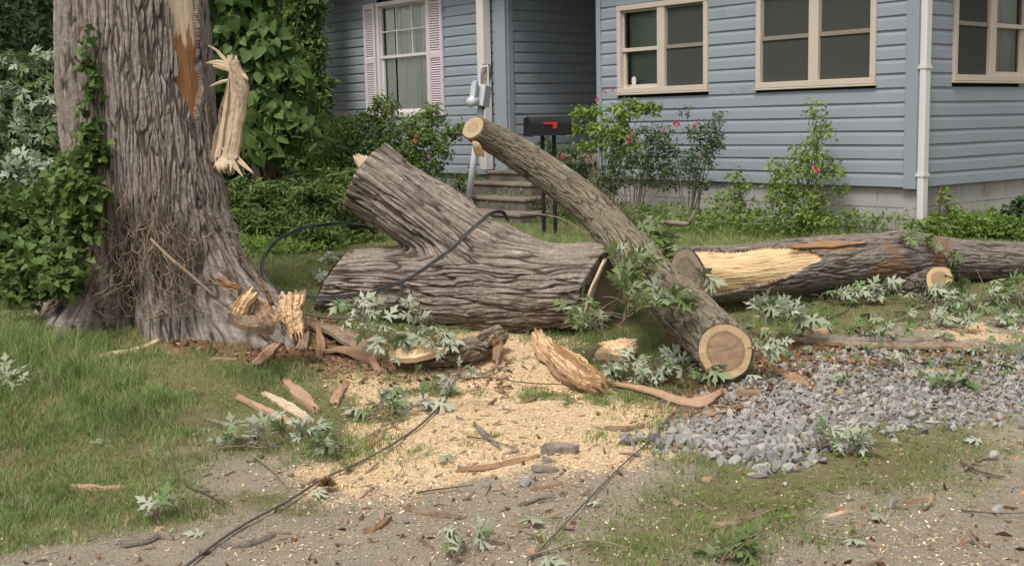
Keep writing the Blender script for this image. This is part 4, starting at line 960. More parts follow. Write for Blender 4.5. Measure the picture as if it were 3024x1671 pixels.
# ------------------------------------------------------------------ leaves
def tmpl(kind_):
    if kind_ == 'oval':
        V = [(0, 0, 0), (.24, .42, .06), (0, 1, -.12), (-.24, .42, .06)]; F = [(0, 1, 2), (0, 2, 3)]
    elif kind_ == 'narrow':
        V = [(0, 0, 0), (.12, .4, .04), (0, 1, -.16), (-.12, .4, .04)]; F = [(0, 1, 2), (0, 2, 3)]
    elif kind_ == 'heart':
        V = [(0, 0, 0), (.30, -.10, .06), (.46, .18, .08), (.30, .62, .02), (0, 1, -.16), (-.30, .62, .02), (-.46, .18, .08), (-.30, -.10, .06)]; F = [(0, 1, 2), (0, 2, 3), (0, 3, 4), (0, 4, 5), (0, 5, 6), (0, 6, 7)]
    elif kind_ in ('maple', 'maple_curled'):
        h = [(.06, .03), (.22, .0), (.38, -.08), (.27, .07), (.12, .17), (.28, .27), (.42, .24), (.40, .31), (.62, .48), (.38, .42), (.33, .50), (.22, .42), (.085, .34), (.09, .50), (.20, .60), (.30, .78), (.15, .73), (.10, .86), (0, 1.08)]
        o = [(0, 0)] + h + [(-a, b) for a, b in h[-2::-1]]; c = (0, .26)
        fo_ = 1.0 if kind_ == 'maple' else 2.6
        V = [(c[0], c[1], .03)] + [(a, b, -.30 * fo_ * abs(a) ** 1.3 - .20 * fo_ * max(0, b - .3) ** 2) for a, b in o]; n = len(o)
        F = [(0, 1 + i, 1 + (i + 1) % n) for i in range(n)]
    return np.array(V, float), np.array(F)
def inst(kind_, pos, fwd, nrm, size):
    tv, tf = tmpl(kind_); fwd = unit(fwd); nrm = unit(nrm - fwd * (nrm * fwd).sum(1, keepdims=True)); side = np.cross(fwd, nrm)
    s = size[:, None, None]
    V = pos[:, None] + s * (tv[None, :, 0:1] * side[:, None] + tv[None, :, 1:2] * fwd[:, None] + tv[None, :, 2:3] * nrm[:, None])
    F = tf[None] + (np.arange(len(pos)) * len(tv))[:, None, None]
    return V.reshape(-1, 3), F.reshape(-1, 3), len(tv)
def foliage(name, blobs, n, ltype, size, mat, parent=None, origin=None, droop=.4, clump=22, cs=.75, up=.7, dark=0., shell=.45):
    wts = np.array([b[1][0] * b[1][1] * b[1][2] for b in blobs]) ** .67; wts /= wts.sum(); P, A = [], []
    for (c, r), wg in zip(blobs, wts):
        m = max(3, int(n * wg)); nc = max(2, m // clump); c, r = np.asarray(c), np.asarray(r)
        d = unit(rng.normal(size=(nc, 3))); rad = (shell + (1 - shell) * rng.random(nc)) ** .8
        cc = c + d * r * rad[:, None]; k = rng.integers(0, nc, m)
        sg = cs * float(np.mean(r)) / max(1, nc) ** .33
        P.append(cc[k] + rng.normal(size=(m, 3)) * sg * np.array([1, 1, .8])); A.append((rng.random(nc) * .8)[k] + rng.random(m) * .3 - .05 - dark)
    P = np.concatenate(P); A = np.clip(np.concatenate(A), 0, 1); m = len(P)
    fw = rng.normal(size=(m, 3)); fw[:, 2] = fw[:, 2] * .5 - droop; nr = rng.normal(size=(m, 3)) * .55; nr[:, 2] += up; nr[:, 1] -= .35
    V, F, tn = inst(ltype, P, fw, nr, size * (.6 + .7 * rng.random(m)))
    return mesh_obj(name, V, F, mat, parent, origin, {'rnd': np.repeat(A, tn)})
def stems(base, tips, r, mat, parent, name='stem', wob=.06, n=10):
    mb = MB()
    for t in tips:
        b = np.asarray(base) + np.array([random.uniform(-.06, .06), random.uniform(-.04, .04), 0]); t = np.asarray(t)
        mid = (b + t) / 2 + np.array([random.uniform(-wob, wob), random.uniform(-wob, wob), .05]); mid[:2] += (t - b)[:2] * -.12
        mb.tube(catmull([b, mid, t], n), [r, r * .4], 5)
    return mb.build(name, mat, parent, smooth=True)
def blobpx(px, py, D, rx, ry, rz=None):
    s = D / FPX; return (at(px, py, D), (rx * s, (rz if rz else (rx + ry) / 2 * s * .8), ry * s))
def flowers(pts, parent, mat, r=.035):
    for (a, b, D) in pts:
        c = at(a, b, D); r = r * .85; n = 16; d = unit(rng.normal(size=(n, 3))); d[:, 1] -= .3
        V, F, tn = inst('oval', c + d * r * .2, d, rng.normal(size=(n, 3)), np.full(n, r) * (.7 + .5 * rng.random(n)))
        mesh_obj('flower', V, F, MAT[mat], parent, attrs={'rnd': np.repeat(rng.random(n), tn)})
def shrub(name, label, cat, base, blobs, n, ltype, size, mat, fl=(), flm='petal', stemm='twig', sr=.008, group=None, **kw):
    b = np.asarray(base, float); b[2] = T(b[0], b[1]); t = thing(name, label, cat, b, group)
    foliage('foliage', blobs, n, ltype, size, MAT[mat], t, **kw)
    tips = [c for c, r in blobs] + [np.asarray(c) + unit(rng.normal(size=3)) * np.asarray(r) * .8 for c, r in blobs for _ in range(2)]
    stems(b, tips, sr, MAT[stemm], t)
    flowers(fl, t, flm); return t
# left rose bush under the tall window
shrub('rose_bush', 'dense green rose bush with coral blooms below the tall white window', 'bush', at(1120, 540, 15.2),
      [blobpx(960, 470, 15.0, 50, 80), blobpx(1010, 420, 15.2, 60, 85), blobpx(1090, 400, 15.2, 75, 80), blobpx(1190, 410, 15.1, 80, 85), blobpx(1270, 450, 15.0, 60, 75), blobpx(1150, 490, 15.1, 110, 60), blobpx(1040, 500, 15.1, 70, 60), blobpx(1135, 310, 15.2, 40, 35), blobpx(1280, 350, 15.1, 38, 40), blobpx(1345, 385, 15.0, 45, 22)],
      10000, 'oval', .062, 'shrub', [(1225, 415, 14.3), (1230, 402, 14.3), (1218, 418, 14.6), (1266, 466, 14.3), (1022, 336, 14.3), (1346, 393, 14.3), (1358, 396, 14.3), (1219, 290, 14.3)], 'petal_coral', clump=16, dark=-.2)
shrub('rose_bush', 'feathery lime green bush beside the mailbox with red buds at its top', 'bush', at(1790, 640, 12.7),
      [blobpx(1730, 330, 12.8, 45, 22), blobpx(1700, 380, 12.8, 30, 20), blobpx(1850, 325, 12.7, 55, 32), blobpx(1920, 320, 12.6, 30, 22), blobpx(1790, 380, 12.7, 60, 30), blobpx(1830, 420, 12.7, 60, 40), blobpx(1740, 430, 12.7, 40, 16)],
      2000, 'oval', .058, 'shrub_lime', [(1765, 293, 12.4), (1785, 271, 12.4), (1808, 267, 12.4), (1857, 254, 12.4)], clump=9, sr=.006)
shrub('rose_bush', 'dark-leaved rose bush with bare lower stems between the lime bush and the red roses', 'bush', at(1870, 650, 12.4),
      [blobpx(1830, 470, 12.5, 45, 55), blobpx(1890, 500, 12.4, 60, 55), blobpx(1950, 440, 12.4, 55, 45), blobpx(1930, 390, 12.4, 60, 28), blobpx(1970, 520, 12.3, 45, 50), blobpx(1790, 540, 12.4, 50, 55)],
      2700, 'oval', .046, 'rose_leaf', [(1858, 402, 12.1), (1852, 420, 12.1), (1960, 385, 12.1)], 'petal_coral', clump=10, sr=.007)
def rose2():
    b = at(2045, 660, 12.0); b[2] = T(b[0], b[1]); t = thing('rose_bush', 'tall thin rose bush with bright red roses against the blue siding', 'bush', b)
    bl = [blobpx(2055, 390, 11.9, 32, 30), blobpx(2100, 400, 11.9, 30, 45), blobpx(2120, 420, 11.9, 22, 30), blobpx(2075, 460, 11.9, 35, 50), blobpx(2035, 480, 11.9, 30, 45), blobpx(2125, 345, 11.9, 14, 22), blobpx(2025, 325, 11.9, 12, 14), blobpx(2060, 540, 11.9, 35, 30)]
    foliage('foliage', bl, 1500, 'oval', .040, MAT['rose_leaf'], t, clump=8)
    stems(b, [at(x_, y_, 11.9) for x_, y_ in ((2000, 372), (2056, 362), (2025, 318), (2126, 330), (2140, 400), (2110, 470), (2035, 470), (2075, 420), (2090, 380), (2145, 345), (1990, 470))], .008, MAT['twig'], t, wob=.08)
    flowers([(1996, 368, 11.8), (2003, 360, 11.8), (2051, 374, 11.8), (2056, 364, 11.8), (2063, 356, 11.8)], t, 'petal', .042)
rose2()
shrub('climbing_shrub', 'tall narrow lime green bush tapering up the siding between the windows and the downspout', 'bush', at(2390, 690, 11.3),
      [blobpx(2410, 330, 11.2, 26, 38), blobpx(2425, 390, 11.2, 36, 36), blobpx(2380, 440, 11.2, 40, 35), blobpx(2400, 480, 11.2, 62, 40), blobpx(2310, 490, 11.2, 55, 26), blobpx(2350, 540, 11.2, 85, 42), blobpx(2450, 510, 11.2, 55, 22), blobpx(2380, 600, 11.2, 75, 50), blobpx(2300, 580, 11.2, 50, 40), blobpx(2480, 560, 11.2, 30, 18), blobpx(2400, 650, 11.2, 80, 30)],
      2900, 'oval', .045, 'shrub_lime', [(2403, 496, 11.0), (2415, 505, 11.0)], clump=10, sr=.006)
shrub('young_vine', 'small pale green sapling low against the blocks left of the tall lime bush', 'plant', at(2170, 680, 11.8), [blobpx(2160, 520, 11.7, 28, 18), blobpx(2190, 560, 11.7, 50, 25), blobpx(2140, 600, 11.7, 40, 40), blobpx(2200, 620, 11.7, 40, 30)], 420, 'oval', .055, 'shrub_lime', clump=7, sr=.004)
shrub('young_vine', 'pale vine climbing the rusty rod beside the downspout', 'plant', at(2800, 700, 10.9), [blobpx(2790, 580, 10.9, 26, 22), blobpx(2805, 620, 10.9, 24, 34), blobpx(2790, 670, 10.9, 34, 30)], 300, 'oval', .055, 'shrub_lime', clump=8, sr=.004)
shrub('weed_bush', 'soft light green weeds growing up the side foundation at the right', 'bush', at(2900, 710, 10.8), [blobpx(2890, 660, 10.7, 60, 35), blobpx(2950, 670, 10.7, 60, 40), blobpx(2860, 690, 10.7, 60, 22), blobpx(2920, 630, 10.8, 26, 22), blobpx(3000, 690, 10.7, 50, 30)], 1100, 'oval', .05, 'weed', clump=9, sr=.004)
shrub('dark_bush', 'dark round-leaved bush at the right edge beside the side foundation', 'bush', at(3010, 700, 10.7), [blobpx(2995, 620, 10.6, 40, 28), blobpx(3035, 640, 10.6, 50, 50), blobpx(2985, 655, 10.6, 30, 24), blobpx(3090, 620, 10.7, 60, 60)], 650, 'heart', .055, 'dark_leaf', clump=8, sr=.006)
shrub('weed_bush', 'leafy weeds growing around the foot of the white downspout', 'bush', at(2740, 700, 10.5), [blobpx(2700, 670, 10.5, 30, 26), blobpx(2760, 660, 10.5, 24, 34), blobpx(2740, 690, 10.4, 60, 18)], 420, 'narrow', .08, 'weed', clump=7, sr=.004)
mb_ = MB(); a_ = at(2783, 548, 10.75); b_ = at(2764, 700, 10.75); b_[2] = T(b_[0], b_[1]) - .02; mb_.tube([b_, a_], [.008], 6); tag(mb_.build('rod', MAT['rust'], None, b_), 'thin rusty rod standing by the side foundation near the downspout', 'rod')
shrub('porch_plant', 'green shrubby plant growing behind the mailbox posts over the porch edge', 'plant', at(1640, 520, 13.4), [blobpx(1610, 440, 13.5, 45, 26), blobpx(1670, 455, 13.4, 50, 26), blobpx(1560, 450, 13.5, 24, 30), blobpx(1690, 500, 13.2, 50, 45)], 950, 'oval', .055, 'dark_leaf', [(1660, 461, 13.0)], clump=8, sr=.005, dark=-.4)
shrub('shade_weeds', 'dark green weeds between the left wing and the porch steps', 'plant', at(1330, 560, 14.9), [blobpx(1320, 535, 15.0, 70, 20), blobpx(1290, 560, 14.9, 60, 26), blobpx(1365, 560, 14.9, 40, 24), blobpx(1400, 520, 15.0, 30, 14)], 900, 'oval', .05, 'shrub', clump=8, sr=.004, dark=.2)
# the weedy strip behind the logs
def weedband(name, label, pts, n, size, hgt, mat='weed', lt='oval', cat='weeds'):
    P = []
    for (a, b) in pts: P.append(G(a, b))
    P = np.array(P); k = rng.integers(0, len(P) - 1, n); f = rng.random(n)[:, None]
    Q = P[k] * (1 - f) + P[k + 1] * f + rng.normal(size=(n, 3)) * np.array([.16, .30, 0]); hz_ = hgt * (.3 + 1.1 * n2(Q[:, 0], Q[:, 1], 2.5, 15, 3))
    Q[:, 2] = T(Q[:, 0], Q[:, 1]) + rng.random(n) ** .8 * hz_
    fw = rng.normal(size=(n, 3)); fw[:, 2] = fw[:, 2] * .5 + .25; nr = rng.normal(size=(n, 3)) * .5; nr[:, 2] += .7; nr[:, 1] -= .4
    A = np.clip(n2(Q[:, 0], Q[:, 1], 5, 25, 2) * 1.2 - .3 + rng.random(n) * .5, 0, 1)
    V, F, tn = inst(lt, Q, fw, nr, size * (.5 + .8 * rng.random(n)))
    o = mesh_obj(name, V, F, MAT[mat], attrs={'rnd': np.repeat(A, tn)}); kind(o, 'stuff'); o['label'] = label; return o
weedband('weeds', 'bright green weeds along the house foundation', [(1520, 640), (1750, 660), (2000, 690), (2250, 690), (2500, 690), (2700, 690), (2900, 700), (3050, 710)], 11000, .045, .26)
weedband('weeds', 'green weeds around the porch steps', [(1480, 640), (1560, 625), (1640, 632), (1760, 640)], 5200, .045, .36)
weedband('weeds', 'weeds behind the standing trunk and fallen trunk', [(650, 760), (760, 740), (880, 740), (1000, 720)], 4200, .05, .14)
# background at the left
shrub('leafy_bush', 'low dense bush with narrow leaves between the trunk and the house', 'bush', at(840, 720, 11.2),
      [blobpx(730, 600, 11.4, 90, 70), blobpx(830, 590, 11.6, 90, 70), blobpx(930, 600, 11.2, 80, 75), blobpx(1000, 560, 12.2, 70, 70), blobpx(800, 660, 11.0, 110, 45), blobpx(930, 680, 10.8, 90, 40), blobpx(700, 670, 11.0, 60, 55), blobpx(1060, 620, 11.6, 70, 70)],
      10000, 'narrow', .085, 'shrub', clump=14, cs=.6, dark=-.02, sr=.006)
shrub('sapling_tree', 'young tree with large heart-shaped leaves right of the standing trunk', 'tree', at(800, 560, 14.0),
      [blobpx(740, 60, 14.0, 80, 80), blobpx(800, 150, 13.9, 90, 80), blobpx(720, 200, 14.0, 60, 60), blobpx(840, 260, 13.8, 80, 80), blobpx(770, 330, 13.7, 80, 70), blobpx(850, 380, 13.6, 90, 70), blobpx(760, 430, 13.5, 80, 55), blobpx(700, -40, 14.1, 100, 60), blobpx(820, -120, 14.2, 160, 80), blobpx(700, 110, 14.0, 50, 60)],
      2600, 'heart', .15, 'big_leaf', clump=8, cs=.7, droop=1.3, up=.3, sr=.016, stemm='twig_dark')
shrub('vine_thicket', 'tall green thicket of vines growing against the left end of the house', 'thicket', at(900, 520, 17.6),
      [blobpx(900, y_, 17.4, 62, 60) for y_ in (-80, 0, 80, 170, 260, 350, 440)] + [blobpx(950, y_, 17.3, 26, 40) for y_ in (230, 300, 380, 440)] + [blobpx(840, y_, 17.8, 70, 70) for y_ in (0, 120, 240)],
      9000, 'oval', .10, 'shrub', clump=18, dark=.1, sr=.012, stemm='twig_dark')
shrub('silver_bush', 'bushy maple sprouts with silvery leaves left of the standing trunk', 'bush', at(90, 800, 9.6),
      [blobpx(60, 220, 9.9, 110, 70), blobpx(140, 310, 9.7, 110, 70), blobpx(50, 380, 9.6, 100, 80), blobpx(150, 420, 9.5, 100, 60), blobpx(20, 500, 9.4, 80, 80), blobpx(110, 530, 9.3, 90, 70), blobpx(200, 220, 10, 60, 60), blobpx(-60, 350, 9.8, 90, 160)],
      3600, 'maple', .12, 'silverbush', clump=10, cs=.8, dark=-.02, droop=.9, up=.35, sr=.010)
shrub('vine_mound', 'mound of green vines piled against the left side of the standing trunk', 'vine', at(120, 850, 8.3),
      [blobpx(60, 640, 8.4, 120, 90), blobpx(170, 600, 7.8, 90, 90), blobpx(225, 520, 7.4, 60, 80), blobpx(262, 450, 7.26, 44, 60, .07), blobpx(130, 720, 7.5, 110, 70), blobpx(225, 640, 7.2, 62, 80, .10), blobpx(235, 560, 7.2, 60, 60, .10), blobpx(20, 760, 7.6, 90, 70), blobpx(-60, 700, 8.0, 120, 140), blobpx(175, 770, 7.05, 80, 50), blobpx(100, 815, 7.05, 90, 45), blobpx(190, 830, 6.95, 60, 34), blobpx(60, 860, 7.0, 60, 30)],
      9500, 'heart', .052, 'shrub', clump=10, cs=1.0, dark=.08, shell=.2, sr=.006)
t = thing('climbing_vine', 'thin leafy vine climbing the left front of the standing trunk', 'vine', at(270, 480, 7.3))
foliage('foliage', [blobpx(262, y_, 7.27, 20, 28, .04) for y_ in range(110, 480, 42)] + [blobpx(285, y_, 7.27, 14, 24, .03) for y_ in (230, 300, 360, 420)] + [blobpx(240, 190, 7.3, 16, 30, .03)], 190, 'heart', .048, MAT['big_leaf'], t, clump=4)
mb_ = MB(); mb_.tube(catmull([at(262, 500, 7.3), at(256, 380, 7.3), at(266, 260, 7.3), at(258, 150, 7.3), at(250, 70, 7.3)], 30), [.007, .003], 5); mb_.tube(catmull([at(280, 500, 7.3), at(288, 400, 7.3), at(282, 300, 7.3), at(292, 210, 7.3)], 20), [.005, .003], 5); mb_.build('stem', MAT['twig'], t, smooth=True)
for k, (xx, yy, hh, lab) in enumerate([(-9.5, 20, 7, 'dark broad tree at the far left behind the silvery bush'), (-6.6, 21.5, 8, 'dark leafy tree seen just left of the standing trunk top'), (-4.6, 22.5, 8.5, 'dark tree behind the heart-leaved sapling'), (-2.9, 25, 9, 'tall dark tree rising behind the left end of the house'), (-13, 22, 8, 'far dark tree beyond the left edge of the view')]):
    b = np.array([xx, yy, float(T(xx, yy))]); t = thing('background_tree', lab, 'tree', b)
    mb_ = MB(); mb_.tube(catmull([b - [0, 0, .2], b + [.2, 0, hh * .35], b + [.0, .2, hh * .75]], 14), [.22, .16, .07], 10)
    for j in range(0 if k in (0, 4) else 6): aa = j * 1.05 + k; mb_.tube(catmull([b + [.1, 0, hh * .25 + j * .5], b + [math.cos(aa) * 1.0, math.sin(aa) * 1.0, hh * .4 + j * .5], b + [math.cos(aa) * 1.9, math.sin(aa) * 1.7, hh * .45 + j * .6]], 8), [.07, .03], 6)
    mb_.build('trunk', MAT['twig_dark'], t, smooth=True)
    bl = [(b + np.array([random.uniform(-1.7, 1.7), random.uniform(-1.2, 1.2), random.uniform(.5, hh)]), (1.1, 1.0, .9)) for _ in range(16)]
    foliage('crown', bl, 7500, 'oval', .16, MAT['forest'], t, clump=20, cs=.55)
n = 42000; Q = np.stack([rng.uniform(-26, -1.2, n) + (rng.random(n) < .38) * 34, 24 + rng.random(n) * 4, np.zeros(n)], 1); Q[:, 2] = .5 + rng.random(n) * (4 + 4 * n2(Q[:, 0], Q[:, 1], .25, 6, 3))
fw = rng.normal(size=(n, 3)); fw[:, 2] -= .4; nr = rng.normal(size=(n, 3)); nr[:, 2] += .6; nr[:, 1] -= .4
V, F, tn = inst('oval', Q, fw, nr, .30 * (.6 + .8 * rng.random(n))); A = np.clip(fbm(Q * .8, 3, 3) * 1.3 - .3 + rng.random(n) * .3, 0, 1)
o = mesh_obj('woods', V, F, MAT['forest'], attrs={'rnd': np.repeat(A, tn)}); kind(o, 'stuff')
hx = np.linspace(-110, 110, 80); hy = np.linspace(32, 75, 16); HX, HY = np.meshgrid(hx, hy); HZ = 9 * ss(30, 50, HY.ravel()) * (.7 + .6 * n2(HX, HY, .05, 4)) - .3
ix = np.arange(80 * 16).reshape(16, 80)
kind(mesh_obj('hillside', np.stack([HX.ravel(), HY.ravel(), HZ], 1), np.stack([ix[:-1, :-1].ravel(), ix[:-1, 1:].ravel(), ix[1:, 1:].ravel(), ix[1:, :-1].ravel()], 1), flat_mat('wooded_hill', (.035, .055, .025), .95, .05, .4, .8)), 'structure')
# ------------------------------------------------------------------ grass
def grass(n_per, y0, y1, wid, tall, seed):
    a = .5 * (y1 - y0) * 2 * 1.0; xs0 = lambda y: wid * y
    n = int(n_per * (y1 - y0) * wid * (y0 + y1)); yy = rng.uniform(y0, y1, n); xx = rng.uniform(-1, 1, n) * wid * yy + .0
    z = zones(xx, yy); gdens = z['grass'] * (.30 + .9 * ss(.3, .66, n2(xx, yy, 6, 66, 3))) * (1 - .25 * z['green'])
    keep = rng.random(n) < gdens
    if y0 > 8.5:
        s_ = np.stack([xx, yy], 1) - CH; keep &= ~(((s_ @ sd) > -.05) & ((s_ @ fd) > -.05) & ((s_ @ fd) < 10.2))
    xx, yy = xx[keep], yy[keep]; n = len(xx); zz = T(xx, yy, True) - .006
    g = n2(xx, yy, 1.7, 31, 3); h = .85 * tall * (.45 + 1.1 * ss(.35, .72, g)) * (.5 + .8 * rng.random(n))
    lb = np.exp(-(((xx + 2.75) / .85) ** 2 + ((yy - 6.55) / .4) ** 2)); h = h * (1 + 1.9 * lb); h = h * (1 - .4 * zones(xx, yy)['green'])
    clx = n2(xx, yy, 14, 3, 2) - .5; cly = n2(xx, yy, 14, 9, 2) - .5
    ang = rng.random(n) * 6.283; lean = np.stack([np.cos(ang), np.sin(ang)], 1) * (.25 + .75 * rng.random(n))[:, None] + np.stack([clx, cly], 1) * 2.2
    wv = .0009 + .0011 * rng.random(n) + .00012 * yy; sa = rng.random(n) * 3.14; sx, sy = np.cos(sa) * wv, np.sin(sa) * wv * .5
    B0 = np.stack([xx, yy, zz], 1); S_ = np.stack([sx, sy, 0 * sx], 1); Lh = np.stack([lean[:, 0] * h, lean[:, 1] * h, 0 * h], 1); Uh = np.stack([0 * h, 0 * h, h], 1)
    V = np.stack([B0 - S_, B0 + S_, B0 - S_ * .8 + Lh * .22 + Uh * .55, B0 + S_ * .8 + Lh * .22 + Uh * .55, B0 + Lh * .75 + Uh * .88], 1).reshape(-1, 3)
    b = (np.arange(n) * 5)[:, None]; F = np.concatenate([b + [0, 1, 3], b + [0, 3, 2], b + [2, 3, 4]], 0)
    A = np.clip(n2(xx, yy, 2.1, 55, 3) * 1.15 - .15 + (rng.random(n) - .5) * .4, 0, .82); dry = rng.random(n) < (.10 + .16 * z['dirt'][keep] + .22 * ss(.5, .68, n2(xx, yy, 2.2, 91, 3))); A = np.where(dry, .88 + .12 * rng.random(n), A)
    return V, F, np.repeat(A, 5)
Vs, Fs, As, off = [], [], [], 0
for args in ((15000, 3.5, 5.6, .60, .044, 1), (12000, 5.6, 7.6, .62, .050, 2), (7500, 7.6, 10.2, .62, .060, 3), (2200, 10.2, 17.5, .72, .08, 4)):
    V, F, A = grass(*args); Vs.append(V); Fs.append(F + off); As.append(A); off += len(V)
o = mesh_obj('grass', np.concatenate(Vs), np.concatenate(Fs), MAT['grass'], attrs={'rnd': np.concatenate(As)}); kind(o, 'stuff'); o['label'] = 'short green lawn grass with a few dry blades'
print('grass blades', off // 5)
n = 9000; xx = rng.uniform(-1, 1, n) * 2.6; yy = rng.uniform(3.8, 8, n); z = zones(xx, yy); pr = z['green'] * .9 + z['grass'] * .10 * (n2(xx, yy, 3, 5) > .55); kp = rng.random(n) < pr; xx, yy = xx[kp], yy[kp]; n = len(xx)
Q = np.stack([xx, yy, T(xx, yy, True) + .006 + rng.random(n) * .03], 1); fw = rng.normal(size=(n, 3)); fw[:, 2] = .25; nr = rng.normal(size=(n, 3)) * .3; nr[:, 2] += 1
V, F, tn = inst('oval', Q, fw, nr, .026 * (.5 + .9 * rng.random(n))); o = mesh_obj('ground_cover', V, F, MAT['weed'], attrs={'rnd': np.repeat(rng.random(n), tn)}); kind(o, 'stuff')
# ------------------------------------------------------------------ loose ground materials
def rand_rot(n):
    q = unit(rng.normal(size=(n, 4))); a, b, c, d = q.T
    return np.stack([1 - 2 * (c * c + d * d), 2 * (b * c - a * d), 2 * (b * d + a * c), 2 * (b * c + a * d), 1 - 2 * (b * b + d * d), 2 * (c * d - a * b), 2 * (b * d - a * c), 2 * (c * d + a * b), 1 - 2 * (b * b + c * c)], 1).reshape(-1, 3, 3)
def scatter(n, ys, dens, wid=.46):
    yy = ys[0] + (ys[1] - ys[0]) * rng.random(n) ** 1.1; xx = rng.uniform(-1, 1, n) * wid * yy + .05; kp = rng.random(n) < dens(xx, yy); xx, yy = xx[kp], yy[kp]; return xx, yy, T(xx, yy, True)
def chunks(name, xyz, tv, tf, size, stretch, mat, a=None, lift=.3, flat=False, smooth=False):
    x_, y_, z_ = xyz; n = len(x_); R_ = rand_rot(n)
    if flat:
        an = rng.random(n) * 6.283; R_ = np.zeros((n, 3, 3)); R_[:, 0, 0] = np.cos(an); R_[:, 0, 1] = -np.sin(an); R_[:, 1, 0] = np.sin(an); R_[:, 1, 1] = np.cos(an); R_[:, 2, 2] = 1
        tl = rng.normal(size=(n, 2)) * .35; R_[:, 2, 0] = tl[:, 0]; R_[:, 2, 1] = tl[:, 1]
    sc_ = size[:, None] * np.asarray(stretch)[None] * (1 + .35 * rng.normal(size=(n, 3))).clip(.5, 1.7)
    tvn = tv if tv.ndim == 3 else tv[None]; pick = rng.integers(0, len(tvn), n)
    L_ = tvn[pick] * sc_[:, None]; V = np.einsum('nij,nkj->nki', R_, L_) + np.stack([x_, y_, z_ + size * lift], 1)[:, None]
    k = V.shape[1]; F = (tf[None] + (np.arange(n) * k)[:, None, None]).reshape(-1, tf.shape[1])
    A = rng.random(n) if a is None else a
    o = mesh_obj(name, V.reshape(-1, 3), F, mat, attrs={'rnd': np.repeat(A, k)}, smooth=smooth); return kind(o, 'stuff')
quadv = np.array([(-1, -.4, 0), (1, -.5, .1), (.8, .5, 0), (-.9, .4, .12)], float); quadf = np.array([(0, 1, 2, 3)])
octv = np.array([(1, 0, 0), (-1, 0, 0), (0, 1, 0), (0, -1, 0), (0, 0, .8), (0, 0, -.8)], float); octf = np.array([(0, 2, 4), (2, 1, 4), (1, 3, 4), (3, 0, 4), (2, 0, 5), (1, 2, 5), (3, 1, 5), (0, 3, 5)])
pat = lambda x_, y_: .12 + ss(.45, .75, n2(x_, y_, 1.6, 88, 4))
xyz = scatter(95000, (3.7, 9), lambda a, b: (lambda z: z['saw'] * .9 + z['dirt'] * .16 * pat(a, b) + .012 + z['grass'] * .03 * (np.exp(-((a - 0) / 1.5) ** 2)))(zones(a, b)))
o = chunks('sawdust', xyz, quadv, quadf, .0038 + .0030 * rng.random(len(xyz[0])), (1, 1, 1), MAT['chips'], flat=True, lift=.7); o['label'] = 'cream sawdust and small wood chips'
xyz = scatter(40000, (3.7, 8), lambda a, b: (lambda z: z['rot'] * .75 + z['dirt'] * .03 + z['rock'] * .12)(zones(a, b)))
o = chunks('rotten_wood', xyz, octv, octf, .006 + .016 * rng.random(len(xyz[0])) ** 2.5, (1.5, .8, .45), MAT['rot'], lift=.2); o['label'] = 'crumbled brown rotten wood'
xyz = scatter(26000, (3.7, 8), lambda a, b: (lambda z: (z['dirt'] * (1 - z['saw'] * .8) * (.08 + .9 * ss(.42, .68, n2(a, b, 1.3, 17, 4)))))(zones(a, b)))
o = chunks('fine_gravel', xyz, octv, octf, .0025 + .0075 * rng.random(len(xyz[0])) ** 2, (1, .9, .6), MAT['pebble'], .3 + .7 * rng.random(len(xyz[0])), lift=.2); o['label'] = 'small pebbles in the packed dirt'
import bmesh
bm = bmesh.new(); bmesh.ops.create_icosphere(bm, subdivisions=2, radius=1); bm.verts.ensure_lookup_table(); iv = np.array([v.co[:] for v in bm.verts]); itf = np.array([[v.index for v in f.verts] for f in bm.faces]); bm.free()
var = []
for k in range(14):
    v = iv.copy(); pl = unit(rng.normal(size=(11, 3)))
    for p_ in pl: d = v @ p_; v = v - np.outer(np.maximum(0, d - rng.uniform(.42, .75)), p_)
    var.append(v * (1 + .06 * (fbm(iv * 2 + k, k, 2) - .5)[:, None]))
var = np.array(var)
xyz = scatter(60000, (4.6, 8), lambda a, b: (zones(a, b)['rock'] * (.95 - .25 * ss(6.2, 7.1, b)) + .0012 * zones(a, b)['dirt']), .48); n = len(xyz[0]); print('stones', n)
xyz = (xyz[0], xyz[1], xyz[2] - .012 + rng.random(n) * .022)
o = chunks('crushed_stone', xyz, var, itf, (.007 + .016 * rng.random(n) ** 1.6) * (1 + .75 * (1 - ss(5.5, 6.1, xyz[1]))), (1.2, 1, .65), MAT['stone'], lift=.4); o['label'] = 'patch of grey crushed stone'

